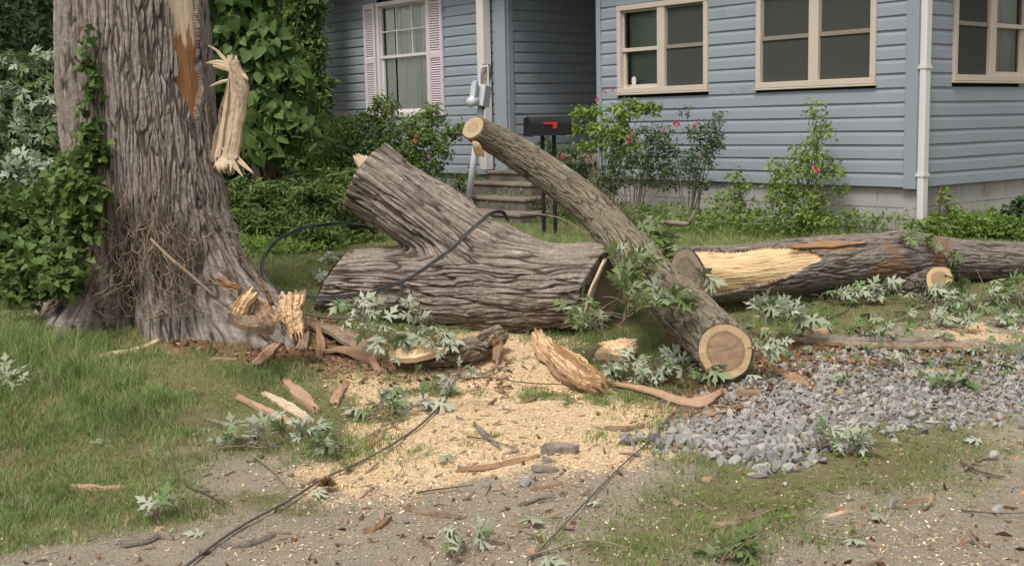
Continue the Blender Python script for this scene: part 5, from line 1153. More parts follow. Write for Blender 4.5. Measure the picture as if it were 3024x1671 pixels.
# ------------------------------------------------------------------ pieces of wood and bark on the ground
def piece(name, label, cat, pts, width, thick, mat, lift=.012, up=(0, 0, 1), curl=0., seed=1, group=None, jag=.03, rough=.006, parent_part=None, n=36, m=14):
    P_ = np.array([G(a, b, lift) + np.array([0, 0, dz]) for a, b, *dz_ in pts for dz in [dz_[0] if dz_ else 0.]])
    V, F = slab_mesh(P_, width, thick, n, m, jag, up, curl, seed, rough)
    mb = MB(); mb.add(V, F); c = P_.mean(0); o = mb.build(name, MAT[mat], None, [c[0], c[1], c[2]], smooth=False)
    return tag(o, label, cat, group)
PC = [
 ('wood_splinter', 'long cream splinter lying in the grass before the standing trunk', 'splinter', [(222, 1072), (330, 1045), (410, 1030), (498, 990)], [.015, .05, .06, .03], .02, 'wood_pale'),
 ('bark_strip', 'thin grey bark strip slanting in the left lawn', 'bark', [(188, 1256), (250, 1222), (318, 1190)], [.012, .03, .025], .012, 'bark_grey'),
 ('bark_slab', 'pinkish bark slab half sunk at the lower left edge of the lawn', 'bark', [(212, 1436), (290, 1442), (362, 1440)], [.04, .05, .02], .02, 'wood_pink'),
 ('bark_strip', 'weathered grey bark strip at the left picture edge', 'bark', [(-10, 1488), (50, 1486), (92, 1472)], [.02, .035, .015], .012, 'bark_grey'),
 ('bark_slab', 'red-brown bark piece with a pale tip below the standing trunk right root', 'bark', [(752, 1082), (778, 1052), (818, 1016)], [.05, .085, .06], .025, 'wood_pink'),
 ('bark_slab', 'leftmost orange slab of three bark slabs in the lawn', 'bark', [(706, 1172), (780, 1208), (866, 1248)], [.03, .06, .045], .02, 'wood_pink'),
 ('bark_slab', 'middle pale grainy slab of three bark slabs in the lawn', 'bark', [(780, 1160), (846, 1195), (912, 1238)], [.03, .075, .04], .022, 'wood_cream'),
 ('bark_slab', 'thick reddish rightmost slab of three bark slabs in the lawn', 'bark', [(846, 1128), (886, 1165), (936, 1212)], [.04, .085, .04], .03, 'wood_pink'),
 ('bark_chip', 'small upright reddish bark piece beside the three slabs', 'bark', [(986, 1192), (1000, 1162), (1022, 1126)], [.05, .05, .03], .015, 'wood_pink'),
 ('bark_chip', 'flat pinkish bark chip near the bent twig on the sawdust', 'bark', [(1085, 1322), (1108, 1296), (1128, 1268)], [.03, .06, .05], .008, 'wood_pink'),
 ('bark_chip', 'short pale chip in the lawn above the silver leaf sprig', 'bark', [(612, 1238), (650, 1248), (682, 1256)], [.02, .03, .015], .01, 'bark_grey'),
 ('wood_splinter', 'brown splintered strip on the rotten crumbs by the trunk', 'splinter', [(614, 984), (680, 968), (735, 944)], [.02, .045, .02], .02, 'wood_brown'),
 ('bark_strip', 'long tan bark strip on the lower edge of the sawdust', 'bark', [(1360, 1386), (1430, 1380), (1520, 1362), (1586, 1348)], [.015, .035, .035, .02], .014, 'wood_brown'),
 ('dark_log_piece', 'short fat dark bark piece on the sawdust', 'wood', [(1612, 1328), (1650, 1322), (1696, 1328)], [.04, .055, .04], .04, 'bark_grey'),
 ('bark_chip', 'dark slim bark chip just below the short fat dark piece', 'bark', [(1590, 1384), (1632, 1386)], [.03, .02], .02, 'bark_grey'),
 ('stick', 'short brown stub of wood on the bare dirt at the lower middle', 'stick', [(1082, 1566), (1110, 1562), (1142, 1530)], [.02, .035, .03], .02, 'wood_brown'),
 ('bark_strip', 'broken brown bark strip on the dirt below the sawdust', 'bark', [(1190, 1500), (1270, 1516), (1352, 1524)], [.02, .03, .015], .012, 'bark_piece'),
 ('bark_strip', 'grey bark twig on the gravel at the lower left', 'bark', [(680, 1608), (740, 1602), (800, 1586)], [.015, .028, .012], .018, 'bark_grey'),
 ('bark_strip', 'crooked grey bark stick at the foot of the lawn, left', 'bark', [(372, 1604), (430, 1594), (470, 1576), (505, 1588)], [.02, .032, .03, .012], .02, 'bark_grey'),
 ('bark_strip', 'pale knobbly bark strip in the right grass patch', 'bark', [(2104, 1550), (2160, 1546), (2220, 1524), (2288, 1500)], [.02, .05, .035, .015], .016, 'bark_piece'),
 ('bark_chip', 'tan oval bark chip on the dirt at the right', 'bark', [(2688, 1482), (2720, 1476), (2752, 1474)], [.03, .04, .02], .014, 'wood_brown'),
 ('bark_chip', 'thin cream chip right of the grass patch', 'bark', [(2442, 1524), (2505, 1510)], [.02, .01], .008, 'wood_cream'),
 ('wood_slab', 'orange bark slab on the stones below the round cut end', 'bark', [(2296, 1096), (2340, 1112), (2376, 1140)], [.06, .10, .07], .02, 'wood_orange'),
 ('wood_splinter', 'orange strip of inner bark crossing the crushed stone', 'splinter', [(2590, 1128), (2660, 1112), (2730, 1098), (2838, 1084)], [.012, .035, .03, .01], .012, 'wood_orange'),
 ('wood_splinter', 'short orange splinter above the crushed stone', 'splinter', [(2420, 1060), (2470, 1064), (2525, 1066)], [.03, .045, .02], .012, 'wood_orange'),
 ('bark_strip', 'long split strip of grey and orange bark between the log and the stones', 'bark', [(2300, 1004), (2420, 1006), (2560, 1018), (2700, 1020), (2820, 1022), (2892, 1044)], [.03, .06, .10, .12, .08, .04], .03, 'bark_piece'),
 ('bark_strip', 'thin grey strip lying on the long split bark strip', 'bark', [(2390, 1000), (2560, 1008), (2740, 1010)], [.015, .05, .02], .05, 'bark_grey'),
 ('wood_chunk', 'small round tan wood chunk in the grass behind the long bark strip', 'wood', [(2404, 992), (2424, 988), (2440, 992)], [.06, .09, .05], .07, 'wood_pink'),
 ('bark_strip', 'grey bark stick lying on the lower left end of the stones', 'bark', [(2036, 1288), (2066, 1310), (2104, 1342)], [.02, .035, .02], .02, 'bark_piece'),
 ('bark_chip', 'dark brown block of wood behind the curved slab', 'wood', [(2190, 1160), (2242, 1160)], [.05, .04], .03, 'wood_brown'),
 ('bark_strip', 'dark bark strip in the small weeds right of the sawdust heap', 'bark', [(1800, 1268), (1850, 1264), (1894, 1258)], [.015, .03, .03], .018, 'bark_piece'),
 ('bark_strip', 'grey bark strip right of the bent twig tip on the sawdust', 'bark', [(1403, 1252), (1430, 1280), (1472, 1322)], [.015, .03, .015], .018, 'bark_grey'),
 ('stick', 'pale split stick beside a grey stone on the dirt', 'stick', [(1585, 1442), (1645, 1432)], [.025, .02], .015, 'wood_brown'),
 ('stick', 'thin pale stick below the grey stone on the dirt', 'stick', [(1545, 1486), (1585, 1472), (1634, 1462)], [.012, .018, .01], .012, 'bark_grey'),
 ('wood_splinter', 'brown splinter pointing up among the rotten crumbs', 'splinter', [(940, 1060), (948, 1020, .03), (928, 970, .10)], [.05, .05, .01], .015, 'wood_brown'),
 ('wood_splinter', 'stubby grey-brown shard standing in the rotten crumbs', 'splinter', [(890, 1034), (898, 1000, .03), (900, 980, .07)], [.07, .06, .02], .02, 'bark_piece'),
 ('bark_slab', 'large curved sheet of rotten bark right of the rotten crumbs', 'bark', [(930, 970, .02), (1000, 1000, .05), (1060, 1030, .03), (1110, 1060, .0)], [.10, .16, .14, .05], .03, 'bark_piece'),
 ('bark_slab', 'second rotten bark sheet lying below the curved one', 'bark', [(960, 1038, .0), (1020, 1046, .03), (1090, 1066, .0)], [.06, .11, .05], .02, 'wood_brown'),
 ('bark_chip', 'small orange chip left of the hollow wood piece', 'bark', [(1096, 1066, .02), (1118, 1096, .0)], [.05, .03], .012, 'wood_pink'),
 ('bark_chip', 'pinkish chip in the lawn near the trunk base', 'bark', [(636, 1060), (700, 1062)], [.03, .02], .012, 'wood_pink'),
 ('bark_chip', 'pale flat chip in the lawn under the red-brown bark piece', 'bark', [(765, 1100), (800, 1096)], [.06, .05], .01, 'bark_grey'),
]
for k, (nm, lab, cat, pts_, wd_, th_, mt) in enumerate(PC): piece(nm, lab, cat, pts_, wd_, th_, mt, lift=.004 + th_ / 2, seed=k + 2)
# chunks at the foot of the trunk
def chunk(name, label, pts, width, thick, mat, up, seed, cat='wood', D=None, backmat=None):
    P_ = np.array([at(*p) for p in pts]); mb = MB(); V, F = slab_mesh(P_, width, thick, 40, 20, .045, up, 0, seed, .012); mb.add(V, F)
    c = P_[np.argmin(P_[:, 2])]
    if backmat:
        t = thing(name, label, cat, c); mb.build('wood_face', MAT[mat], t)
        mb = MB(); V, F = slab_mesh(P_ - unit(np.asarray(up, float)) * thick * .9, np.array(width) * .97, thick * .7, 30, 9, .03, up, 0, seed + 7, .012); mb.add(V, F); mb.build('bark_back', MAT[backmat], t); return t
    return tag(mb.build(name, MAT[mat], None, c), label, cat)
chunk('wood_chunk', 'cream speckled block of wood leaning on the right root of the standing trunk', [(702, 926, 6.78), (718, 895, 6.80), (740, 866, 6.84)], [.085, .075, .07], .05, 'wood_wormy', (-.2, -1, .35), 4, backmat='wood_brown')
chunk('wood_slab', 'upright cream slab of wormy wood standing at the tip of the right root', [(878, 985, 6.9), (862, 925, 6.92), (862, 868, 6.95)], [.08, .13, .15], .03, 'wood_wormy', (0, -1, .15), 9, backmat='wood_brown')
chunk('wood_slab', 'pinkish broken slab left of the upright cream slab', [(800, 965, 6.86), (778, 930, 6.86), (768, 895, 6.9)], [.18, .14, .06], .04, 'wood_pink', (0, -1, .3), 12)
chunk('wood_splinter', 'dark slanting splinter between the root and the upright cream slab', [(806, 905, 6.85), (785, 858, 6.85), (768, 820, 6.9)], [.03, .025, .01], .02, 'wood_brown', (0, -1, .2), 13, 'splinter')
chunk('wood_splinter', 'orange splinter stuck against the right root above the cream block', [(700, 850, 6.78), (668, 838, 6.78), (644, 822, 6.8)], [.03, .05, .015], .015, 'wood_orange', (-.2, -1, .35), 14, 'splinter')
chunk('wood_chunk', 'dark rotten wood wedged under the cream speckled block', [(690, 945, 6.72), (740, 955, 6.72), (790, 970, 6.72)], [.06, .09, .05], .05, 'bark_piece', (0, -.4, 1), 15)
# hollow piece of branch wood
a = G(1165, 1052, .07); b = G(1290, 1052, .08); c = G(1400, 1030, .09); d = G(1475, 990, .11)
t = thing('hollow_branch', 'hollow weathered branch piece with a pale left end lying before the fallen trunk', 'wood', G(1300, 1085))
Ch = catmull([a, b, c, d], 160)
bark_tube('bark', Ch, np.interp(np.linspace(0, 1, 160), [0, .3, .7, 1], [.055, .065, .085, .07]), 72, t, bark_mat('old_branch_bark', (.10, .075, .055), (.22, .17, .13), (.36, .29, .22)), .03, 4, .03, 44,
          modr=lambda S, TH: .03 * (fbm(np.stack([np.cos(TH).ravel() * 1.5, np.sin(TH).ravel() * 1.5, S.ravel() * 5], 1), 3, 3).reshape(S.shape) - .5))
mb_ = MB(); V, F = slab_mesh([G(1158, 1050, .10), G(1225, 1045, .135), G(1300, 1040, .15)], [.10, .11, .03], .04, 24, 7, .03, (0, -.5, 1), .01, 5, .008); mb_.add(V, F); mb_.build('pale_wood', MAT['wood_wormy'], t)
mb_ = MB(); V, F = slab_mesh([G(1455, 1000, .15), G(1470, 1022, .10), G(1462, 1068, .04)], [.06, .07, .03], .03, 14, 5, .03, (0, -1, .4), .0, 8, .008); mb_.add(V, F); mb_.build('broken_end', MAT['wood_brown'], t)
mb_ = MB(); mb_.tube(catmull([G(1462, 1040, .12), G(1468, 1072, .06), G(1440, 1098, .03), G(1380, 1112, .02)], 20), [.010, .005], 6); mb_.build('side_twig', MAT['twig'], t, smooth=True)
# broken yellow wood
t = thing('broken_wood', 'big broken piece of yellow rotten wood leaning toward the curved slab', 'wood', G(1680, 1120))
mb_ = MB(); V, F = slab_mesh([G(1635, 1040, .10), G(1680, 1070, .11), G(1730, 1110, .09), G(1788, 1142, .05)], [.09, .15, .14, .06], .055, 60, 34, .10, (-.3, -.7, 1), .02, 21, .022); mb_.add(V, F); mb_.build('wood_face', MAT['wood_wormy'], t)
mb_ = MB(); V, F = slab_mesh([G(1590, 1000, .06), G(1612, 1030, .07), G(1650, 1080, .05)], [.07, .12, .07], .06, 40, 24, .08, (0, -.5, 1), .02, 25, .020); mb_.add(V, F); mb_.build('upper_piece', MAT['wood_wormy'], t)
mb_ = MB(); V, F = slab_mesh([G(1622, 1070, .03), G(1680, 1118, .03), G(1770, 1156, .03)], [.06, .08, .05], .05, 30, 8, .04, (0, -1, .4), .0, 31, .012); mb_.add(V, F); mb_.build('bark_edge', MAT['wood_brown'], t)
chunk('wood_chunk', 'splintered pale chunk of wood under the leaning limb leaves', [(1788, 1032, 6.95), (1830, 1028, 6.9), (1878, 1020, 6.92)], [.10, .13, .05], .07, 'wood_wormy', (0, -.6, 1), 41, backmat='wood_brown')
# curved slab
t = thing('curved_slab', 'long curved slab of pale wood with dark underside lying below the sawn limb', 'wood slab', G(2000, 1215))
cs_ = [(1812, 1152, .03), (1900, 1168, .035), (1990, 1194, .03), (2060, 1204, .03), (2128, 1183, .045)]
P_ = [G(a_, b_, .0) + [0, 0, z_] for a_, b_, z_ in cs_]
mb_ = MB(); V, F = slab_mesh(P_, [.01, .045, .055, .095, .03], .018, 60, 16, .03, (0, -.35, 1), .010, 3, .004); mb_.add(V, F); mb_.build('wood_face', MAT['wood_pink'], t, smooth=True)
mb_ = MB(); V, F = slab_mesh([p + np.array([0, -.012, -.025]) for p in P_], [.02, .055, .06, .08, .02], .018, 60, 8, .02, (0, -.35, 1), .0, 5, .006); mb_.add(V, F); mb_.build('bark_back', MAT['twig_dark'], t, smooth=True)
# grey stone
for k, (a_, b_, r_, lab) in enumerate([(1558, 1434, .042, 'blue-grey stone beside the pale split stick on the dirt'), (1890, 1292, .026, 'single grey stone at the right edge of the sawdust heap'), (1612, 1362, .022, 'small dark stone below the fat dark bark piece'), (1760, 1320, .018, 'small grey pebble on the lower right sawdust')]):
    p_ = G(a_, b_); mb_ = MB(); mb_.add(p_ + var[k] * r_ * np.array([1.3, 1, .7]) + [0, 0, r_ * .4], itf.tolist(), .25); tag(mb_.build('stone', MAT['stone'], None, p_), lab, 'stone')
# ------------------------------------------------------------------ twigs
TW = [
 ('long thin twig bending from the silver leaves down over the sawdust', [(1330, 1120), (1325, 1160), (1290, 1200), (1225, 1228), (1150, 1258), (1080, 1295), (1000, 1318), (930, 1332), (860, 1342)], .006, 'twig'),
 ('thin grey twig under the upright leaf spray', [(1265, 1105), (1330, 1118), (1440, 1120), (1560, 1132), (1700, 1142), (1800, 1152)], .005, 'twig_dark'),
 ('short twig from the silver sprig down to the dirt', [(745, 1350), (800, 1392), (850, 1440)], .005, 'twig'),
 ('curved pale twig at the bottom right of the wire', [(1560, 1648), (1620, 1630), (1740, 1606), (1860, 1620)], .006, 'twig'),
 ('thin twig in the bottom grass right of the curved twig', [(2180, 1640), (2222, 1606), (2262, 1580)], .005, 'twig'),
 ('brown broken twig at the right edge of the grass patch', [(2836, 1370), (2880, 1392), (2965, 1412)], .008, 'twig_dark'),
 ('forked pale twig above the brown broken twig', [(2850, 1388), (2880, 1365), (2930, 1345)], .007, 'twig'),
 ('thin long twig on the lower right dirt', [(2838, 1506), (2920, 1524), (3030, 1518)], .004, 'twig_dark'),
 ('twig with small leaves at the lower right', [(2396, 1575), (2450, 1588), (2520, 1590), (2590, 1560)], .005, 'twig'),
 ('brown twig slanting in the grass before the long log', [(2370, 962), (2430, 948), (2490, 925), (2518, 898)], .007, 'twig_dark'),
 ('thin twig under the leaves before the long log', [(2520, 880), (2600, 895), (2690, 900)], .005, 'twig_dark'),
 ('grey twig running up toward the log stub', [(2640, 950), (2700, 935), (2760, 925)], .006, 'twig'),
 ('dark twig beside the round cut end of the limb', [(2210, 1075), (2248, 1050), (2268, 1020), (2262, 985)], .006, 'twig_dark'),
 ('grey twig on the stones right of the round cut end', [(2225, 1100), (2262, 1125), (2330, 1148), (2420, 1150)], .006, 'twig'),
 ('thin straight twig across the crushed stone', [(2480, 1190), (2600, 1196), (2720, 1206)], .005, 'twig'),
 ('long pale twig at the right edge above the stones', [(2920, 1154), (2980, 1160), (3040, 1160)], .007, 'twig'),
 ('grey twig slanting at the right edge', [(2985, 1140), (3040, 1112)], .008, 'twig'),
 ('brown twig between the long bark strip and the stones', [(2440, 1056), (2520, 1074), (2640, 1080), (2760, 1075)], .005, 'twig_dark'),
 ('twig on the grass at the upper right of the stones', [(2780, 1060), (2850, 1072), (2930, 1090)], .006, 'twig_dark'),
 ('twig by the silver leaves at the left picture edge', [(48, 1168), (70, 1145), (66, 1090), (38, 1050)], .005, 'twig'),
 ('straight thin twig in the lawn above the red-brown bark piece', [(780, 1035), (812, 995)], .004, 'twig'),
 ('twig on the lower sawdust right of the tan bark strip', [(1230, 1462), (1300, 1450), (1400, 1440)], .005, 'twig_dark'),
 ('dark twig on the sawdust above the tan bark strip', [(1380, 1290), (1440, 1300), (1500, 1320)], .005, 'twig_dark'),
 ('thin twig at the left of the bare dirt patch', [(560, 1440), (620, 1465), (660, 1500)], .006, 'twig_dark'),
 ('slender twig lying over the dirt near the fallen maple leaf', [(1590, 1478), (1640, 1470)], .004, 'twig_dark'),
 ('twig lying in the lawn behind the cable loop', [(868, 835), (905, 815), (938, 795)], .006, 'twig_dark'),
]
for k, (lab, pts_, r_, mt) in enumerate(TW):
    P_ = np.array([G(a_, b_, .012) for a_, b_ in pts_]); P_ = P_ + np.array([[0, 0, random.uniform(0, .015)] for _ in P_])
    Cc = catmull(P_, 12 * len(P_)); Cc[:, 2] += (fbm(Cc * 9, k, 2) - .5) * .012
    mb = MB(); mb.tube(Cc, [r_, r_ * .45], 6)
    for j in range(random.choice([0, 1, 2])):
        i_ = random.randrange(3, len(Cc) - 3); dv = unit(Cc[i_ + 2] - Cc[i_ - 2]); sv = np.array([dv[1], -dv[0], .25]) * random.choice([-1, 1]); mb.tube([Cc[i_], Cc[i_] + (dv * .6 + sv * .7) * random.uniform(.03, .08)], [r_ * .6, r_ * .3], 5)
    tag(mb.build('twig', MAT[mt], None, P_[0], smooth=True), lab, 'twig')
# broken branch standing behind the limb
t = thing('broken_branch', 'crooked broken branch stub rising with leaves behind the leaning limb', 'branch', G(1905, 760))
mb_ = MB(); mb_.tube(catmull([at(1900, 745, 8.5), at(1912, 690, 8.5), at(1932, 656, 8.5), at(1985, 658, 8.45), at(2035, 662, 8.4)], 24), [.036, .022, .016], 9); mb_.tube([at(2030, 664, 8.4), at(2044, 640, 8.4), at(2052, 618, 8.4)], [.013, .008, .002], 7); mb_.build('branch', MAT['twig'], t, smooth=True)
foliage('leaves', [(at(1925, 690, 8.4), (.14, .1, .12)), (at(1990, 730, 8.4), (.14, .1, .12)), (at(2000, 770, 8.35), (.1, .08, .08)), (at(1890, 640, 8.5), (.10, .08, .05))], 60, 'maple', .13, MAT['maple_green'], t, clump=5, droop=.8, up=.4)
# ------------------------------------------------------------------ silver maple sprigs
def sprig(label, path, n, size=.105, mat='maple', spread=.075, hgt=.042, lift=.03, silver=.65, group=None, ang=.62, droop=.1):
    P_ = np.array([at(*p) if len(p) == 3 else G(p[0], p[1], lift) for p in path]); t = thing('leaf_sprig', label, 'leaves', P_[0], group)
    Cc = catmull(P_, 40); mb = MB(); mb.tube(Cc, [.004, .0018], 5)
    i_ = rng.integers(2, 40, n); tg = unit(np.gradient(Cc, axis=0))[i_]; sd_ = np.stack([tg[:, 1], -tg[:, 0], 0 * tg[:, 0]], 1) * rng.choice([-1, 1], n)[:, None]
    d = unit(tg * (.2 + .7 * rng.random(n))[:, None] + sd_ * (.3 + .9 * rng.random(n))[:, None] + np.stack([0 * sd_[:, 0], 0 * sd_[:, 0], .55 * rng.random(n)], 1))
    pet = (.25 + .9 * rng.random(n)) * spread
    Q = Cc[i_] + d * pet[:, None] + np.stack([0 * pet, 0 * pet, hgt * rng.random(n)], 1)
    gz = T(Q[:, 0], Q[:, 1]) + .018; Q[:, 2] = np.maximum(Q[:, 2], gz)
    for a_, b_ in zip(Cc[i_], Q): mb.tube([a_, (a_ + b_) / 2 + [0, 0, .006], b_], [.0016, .0012], 4)
    for j in range(max(2, n // 9)):
        k_ = random.randrange(2, 38); dv = np.array([random.uniform(-1, 1), random.uniform(-.6, .6), random.uniform(0, .35)]); dv = unit(dv) * random.uniform(.10, .28); e_ = Cc[k_] + dv; e_[2] = max(e_[2], T(e_[0], e_[1]) + .012)
        mb.tube(catmull([Cc[k_], Cc[k_] + dv * .5 + [0, 0, .02], e_], 8), [.0032, .0014], 5)
    mb.build('stem', MAT['twig'], t, smooth=True)
    fw = d + rng.normal(size=(n, 3)) * .35; fw[:, 2] -= droop + .25 * rng.random(n); nr = rng.normal(size=(n, 3)) * ang; nr[:, 2] += .75; nr[:, 1] -= .55
    A = np.where(rng.random(n) < silver, .52 + .48 * rng.random(n), .05 + .42 * rng.random(n))
    sz_ = size * (.5 + .6 * rng.random(n)); hf = n // 2; V, F, tn = inst('maple', Q[:hf], fw[:hf], nr[:hf], sz_[:hf]); V_, F_, tn = inst('maple_curled', Q[hf:], fw[hf:], nr[hf:], sz_[hf:]); F = np.vstack([F, F_ + len(V)]); V = np.vstack([V, V_]); zg = T(V[:, 0], V[:, 1]) + .006; V[:, 2] = np.maximum(V[:, 2], zg)
    mesh_obj('leaves', V, F, MAT[mat], t, attrs={'rnd': np.repeat(A, tn)}); return t
sprig('silvery leaf sprig under the cable loop, left of the hollow branch', [(1010, 890, 7.1), (1060, 935, 7.0), (1110, 985, 6.9), (1160, 1040, 6.8)], 34, .12, silver=.93, spread=.09)
sprig('silvery leaf sprig under the middle of the fallen trunk', [(1120, 1010, 7.0), (1190, 1000, 6.95), (1260, 990, 6.95), (1300, 1030, 6.85)], 30, .115, silver=.85, spread=.10)
sprig('upright pale leaf pair against the lower fallen trunk', [(1230, 1000), (1228, 960, 7.1), (1222, 935, 7.08)], 7, .11, silver=1, spread=.05)
sprig('pale leaf spray standing at the end of the bent twig', [(1330, 1150), (1345, 1125, 6.25), (1368, 1095, 6.25)], 10, .085, silver=.9, spread=.05)
sprig('green leaves in the grass left of the pale leaf spray', [(1215, 1110), (1270, 1130), (1310, 1160)], 12, .07, silver=.2, spread=.05)
sprig('grey-green leaf sprig on the sawdust above the bent twig', [(1080, 1240), (1130, 1215), (1185, 1205), (1235, 1215)], 20, .12, silver=.55, spread=.08, hgt=.07)
sprig('long silvery leaf sprig lying on the lawn edge, left half', [(830, 1318), (760, 1320), (700, 1312), (655, 1308)], 20, .115, silver=.97, spread=.08, hgt=.07)
sprig('silvery leaf sprig on the lawn edge touching the bent twig', [(1040, 1322), (960, 1318), (900, 1300), (840, 1292)], 22, .12, silver=.85, spread=.08, hgt=.08)
sprig('few pale leaves at the lower corner of the lawn', [(470, 1545), (455, 1510), (440, 1480)], 8, .10, silver=.6, spread=.05, hgt=.05)
sprig('pale leaves at the left picture edge', [(60, 1165), (40, 1140), (5, 1125)], 9, .11, silver=.95, spread=.07, hgt=.05)
sprig('tall green and silver leaf bough in front of the limb, upper part', [(1840, 950, 7.0), (1850, 890, 7.0), (1850, 830, 7.05), (1875, 800, 7.1)], 50, .12, 'maple_green', spread=.14, hgt=.05, silver=.5, ang=.8)
sprig('green leaf bough in front of the limb, right part', [(1820, 965, 6.9), (1870, 925, 6.85), (1930, 900, 6.8), (2010, 905, 6.75)], 40, .13, 'maple_green', spread=.13, hgt=.05, silver=.4, ang=.8)
sprig('green and silver leaf bough low against the cut of the fallen trunk', [(1790, 1000, 6.95), (1745, 960, 7.0), (1725, 935, 7.05)], 30, .11, 'maple_green', spread=.12, hgt=.03, silver=.7, ang=.7)
sprig('silvery leaf mat under the thick end of the limb, left', [(1780, 1110), (1830, 1120), (1890, 1125), (1930, 1120)], 30, .12, silver=.85, spread=.10, hgt=.09)
sprig('silvery leaf mat touching the underside of the limb end', [(1900, 1100), (1960, 1105), (2020, 1120), (2060, 1130)], 26, .12, silver=.7, spread=.10, hgt=.09)
sprig('silvery leaf bunch behind the round cut end', [(2180, 960, 7.3), (2240, 930, 7.3), (2300, 925, 7.3), (2345, 950, 7.3)], 34, .125, silver=.8, spread=.10)
sprig('pale leaves hanging right of the round cut end', [(2220, 1000, 6.8), (2260, 1030, 6.7), (2290, 1050, 6.65)], 14, .11, silver=.85, spread=.07)
sprig('dark leaf tangle under the long log, left', [(2360, 905), (2430, 890), (2510, 885), (2580, 880)], 34, .11, silver=.35, spread=.10, hgt=.08)
sprig('silver-tipped leaves against the long log left of the stub', [(2540, 870), (2600, 860), (2660, 855)], 26, .10, silver=.6, spread=.09, hgt=.08)
sprig('bright silver leaf bunch below the sawn stub', [(2700, 880), (2760, 905), (2820, 915)], 34, .115, silver=.9, spread=.10, hgt=.06)
sprig('green leaf tangle right of the sawn stub', [(2840, 880), (2900, 900), (2980, 895), (3040, 880)], 60, .12, silver=.15, spread=.16, hgt=.10)
sprig('pale leaves in front of the green tangle at the right', [(2900, 940), (2950, 945), (3010, 935)], 16, .10, silver=.8, spread=.08)
sprig('scattered leaves on the grass left of the long bark strip', [(2520, 1000), (2570, 990), (2640, 1000)], 22, .10, silver=.85, spread=.09)
sprig('pale leaves beside the sawdust strip at the right', [(2690, 960), (2760, 950), (2840, 955)], 20, .10, silver=.75, spread=.09)
sprig('small leaf bunch on the crushed stone', [(2760, 1150), (2790, 1130), (2820, 1140)], 14, .10, silver=.3, spread=.07)
sprig('pale leaves along the lower edge of the stones', [(2380, 1320), (2440, 1315), (2520, 1312), (2580, 1322)], 20, .10, silver=.8, spread=.08)
sprig('pale curled leaves on the upper stones', [(2620, 1085), (2660, 1080)], 7, .09, silver=.9, spread=.05)
sprig('green leaf sprig at the bottom edge by the curved twig', [(1330, 1670), (1360, 1630), (1385, 1600)], 12, .10, silver=.45, spread=.06, hgt=.05)
sprig('green seedling leaves at the bottom edge in the right grass', [(2130, 1660), (2150, 1630), (2190, 1650)], 12, .10, 'maple_green', silver=.1, spread=.06)
sprig('leafy twig draped over the top of the long log', [(2640, 700, 8.34), (2700, 715, 8.40), (2760, 740, 8.48), (2800, 775, 8.50)], 26, .10, silver=.1, spread=.07, hgt=.01)
sprig('few leaves hanging on the stripped left end of the log', [(2040, 835, 7.72), (2060, 815, 7.74), (2075, 830, 7.74)], 6, .13, silver=.75, spread=.05, hgt=.01)
sprig('pale leaf spray in the lawn between the trunk and the fallen log', [(905, 850), (930, 830), (955, 835)], 8, .12, silver=.8, spread=.06)
sprig('pale leaf spray in the lawn at the fallen trunk left end', [(960, 780), (985, 770)], 7, .11, silver=.9, spread=.06)
sprig('leafy sprig on the grass at the far right', [(2960, 1060), (3000, 1045), (3050, 1030)], 14, .10, silver=.4, spread=.08)
sprig('few leaves on the stones near the right edge', [(2700, 1130), (2735, 1120)], 6, .09, silver=.9, spread=.05)
# single fallen leaves
for k, (a_, b_, lab, s_) in enumerate([(288, 1308, 'single silver leaf in the left lawn', .10), (930, 1462, 'single pale leaf on the dirt beside the ground cable', .09), (1548, 1528, 'pale green leaf on the bare dirt below the sticks', .11), (1765, 1486, 'small white-green leaf beside the thin wire', .08), (1325, 1345, 'pale leaf lying on the sawdust heap', .10), (600, 1575, 'pale leaf at the left edge of the gravel', .08), (25, 1665, 'pale leaf at the bottom left corner', .08), (2605, 1520, 'small grey leaf on the dirt at the right', .08), (1600, 1655, 'pale leaf at the bottom beside the wire end', .10), (1148, 1078 + 80, 'small pale leaf on the sawdust left of the leaf spray', .07), (2350, 1165, 'white-green leaf on the stones near the orange slab', .10), (2900, 1300, 'pale leaf at the right end of the right grass patch', .09), (1380, 1108, 'tiny green leaf by the thin grey twig', .06), (2500, 1590, 'green leaf on the lower right twig', .09)]):
    p_ = G(a_, b_, .02); an = random.random() * 6.28; V, F, tn = inst('maple', p_[None], np.array([[math.cos(an), math.sin(an), .15]]), np.array([[.15, -.35, .9]]), np.array([s_])); V[:, 2] = np.maximum(V[:, 2], T(V[:, 0], V[:, 1]) + .006)
    tag(mesh_obj('fallen_leaf', V, F, MAT['maple'], None, p_, {'rnd': np.full(len(V), .62 + .3 * random.random())}), lab, 'leaf')
p_ = G(965, 1432, .03); n = 420; dd_ = unit(rng.normal(size=(n, 3))); dd_[:, 2] = abs(dd_[:, 2]); V, F, tn = inst('narrow', p_ + dd_ * .012 * rng.random((n, 1)), dd_, rng.normal(size=(n, 3)), .04 * (.5 + .6 * rng.random(n)))
tag(mesh_obj('brown_tuft', V, F, MAT['rot'], None, p_, {'rnd': np.repeat(.45 + .55 * rng.random(n), tn)}), 'round tuft of brown fibres beside the ground cable', 'tuft')
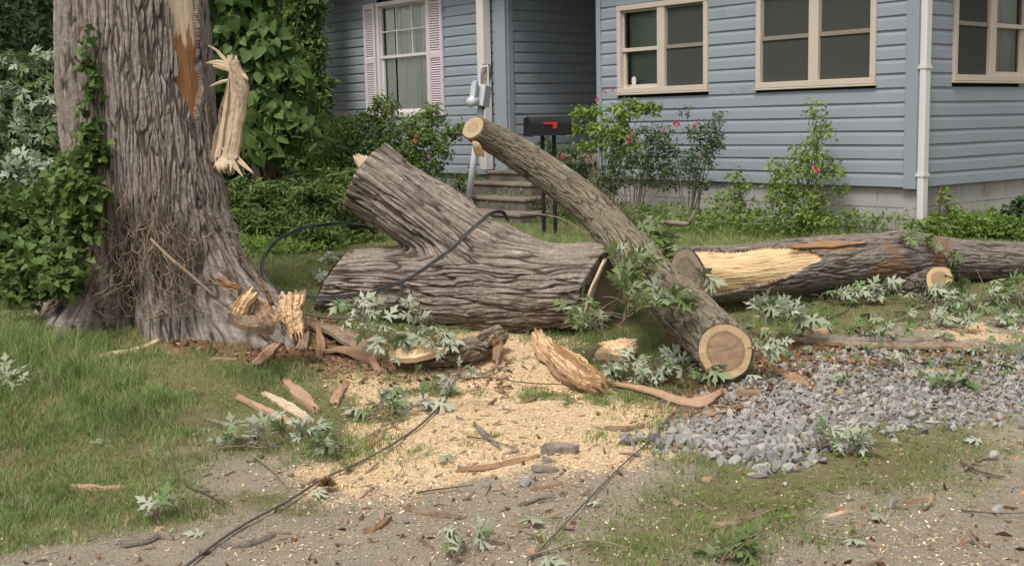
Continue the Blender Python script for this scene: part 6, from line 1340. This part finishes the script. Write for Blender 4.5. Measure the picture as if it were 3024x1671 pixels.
p_ = G(605, 1632); mb_ = MB(); V, F = slab_mesh([G(594, 1634, .006), G(605, 1631, .010), G(616, 1629, .006)], [.02, .03, .02], .006, 12, 5, .01, (0, 0, 1), 0, 3, .006); mb_.add(V, F); tag(mb_.build('red_scrap', flat_mat('dull_red', (.14, .03, .03), .7), None, p_), 'small crumpled dark red scrap on the gravel at the bottom left', 'litter')
# wilted leaves too many to count under the long log
xyz = scatter(2600, (6.2, 8.6), lambda a, b: ((a > .9) & (b < 7.2 + .28 * a) & (b > 6.55)) * .33 + (zones(a, b)['rock'] * .02 + zones(a, b)['saw'] * .015)); n = len(xyz[0])
Q = np.stack([xyz[0], xyz[1], xyz[2] + .01 + rng.random(n) * .05], 1); fw = rng.normal(size=(n, 3)); fw[:, 2] *= .3; nr = rng.normal(size=(n, 3)) * .7; nr[:, 2] += .8; nr[:, 1] -= .3
V, F, tn = inst('maple_curled', Q, fw, nr, .085 * (.5 + .6 * rng.random(n))); V[:, 2] = np.maximum(V[:, 2], T(V[:, 0], V[:, 1]) + .004)
o = kind(mesh_obj('leaf_litter', V, F, MAT['maple'], attrs={'rnd': np.repeat(np.where(rng.random(n) < .35, .5 + .4 * rng.random(n), .45 * rng.random(n)), tn)}), 'stuff'); o['label'] = 'wilted maple leaves scattered under and before the long log'
# loose litter nobody could count
for nm, cnt, dens, mt, sz, stc, lab in (('bark_crumbs', 9000, lambda a, b: (lambda z: .07 + .8 * z['rot'] + .22 * z['rock'] + .15 * z['saw'] + .10 * z['dirt'] - .07 * z['grass'])(zones(a, b)), 'bark_piece', .012, (2.2, .55, .25), 'small bark and twig crumbs scattered over the ground'),):
    xyz = scatter(cnt, (3.8, 8.5), dens); bx = np.array([(x_, y_, z_) for x_ in (-1, 1) for y_ in (-1, 1) for z_ in (-1, 1)], float); bx[bx[:, 0] > 0, 1] *= .5
    bf = np.array([(0, 1, 3, 2), (4, 6, 7, 5), (0, 4, 5, 1), (2, 3, 7, 6), (0, 2, 6, 4), (1, 5, 7, 3)])
    o = chunks(nm, xyz, bx, bf, sz * (.3 + 1.3 * rng.random(len(xyz[0])) ** 2), stc, MAT[mt], flat=True, lift=.3); o['label'] = lab
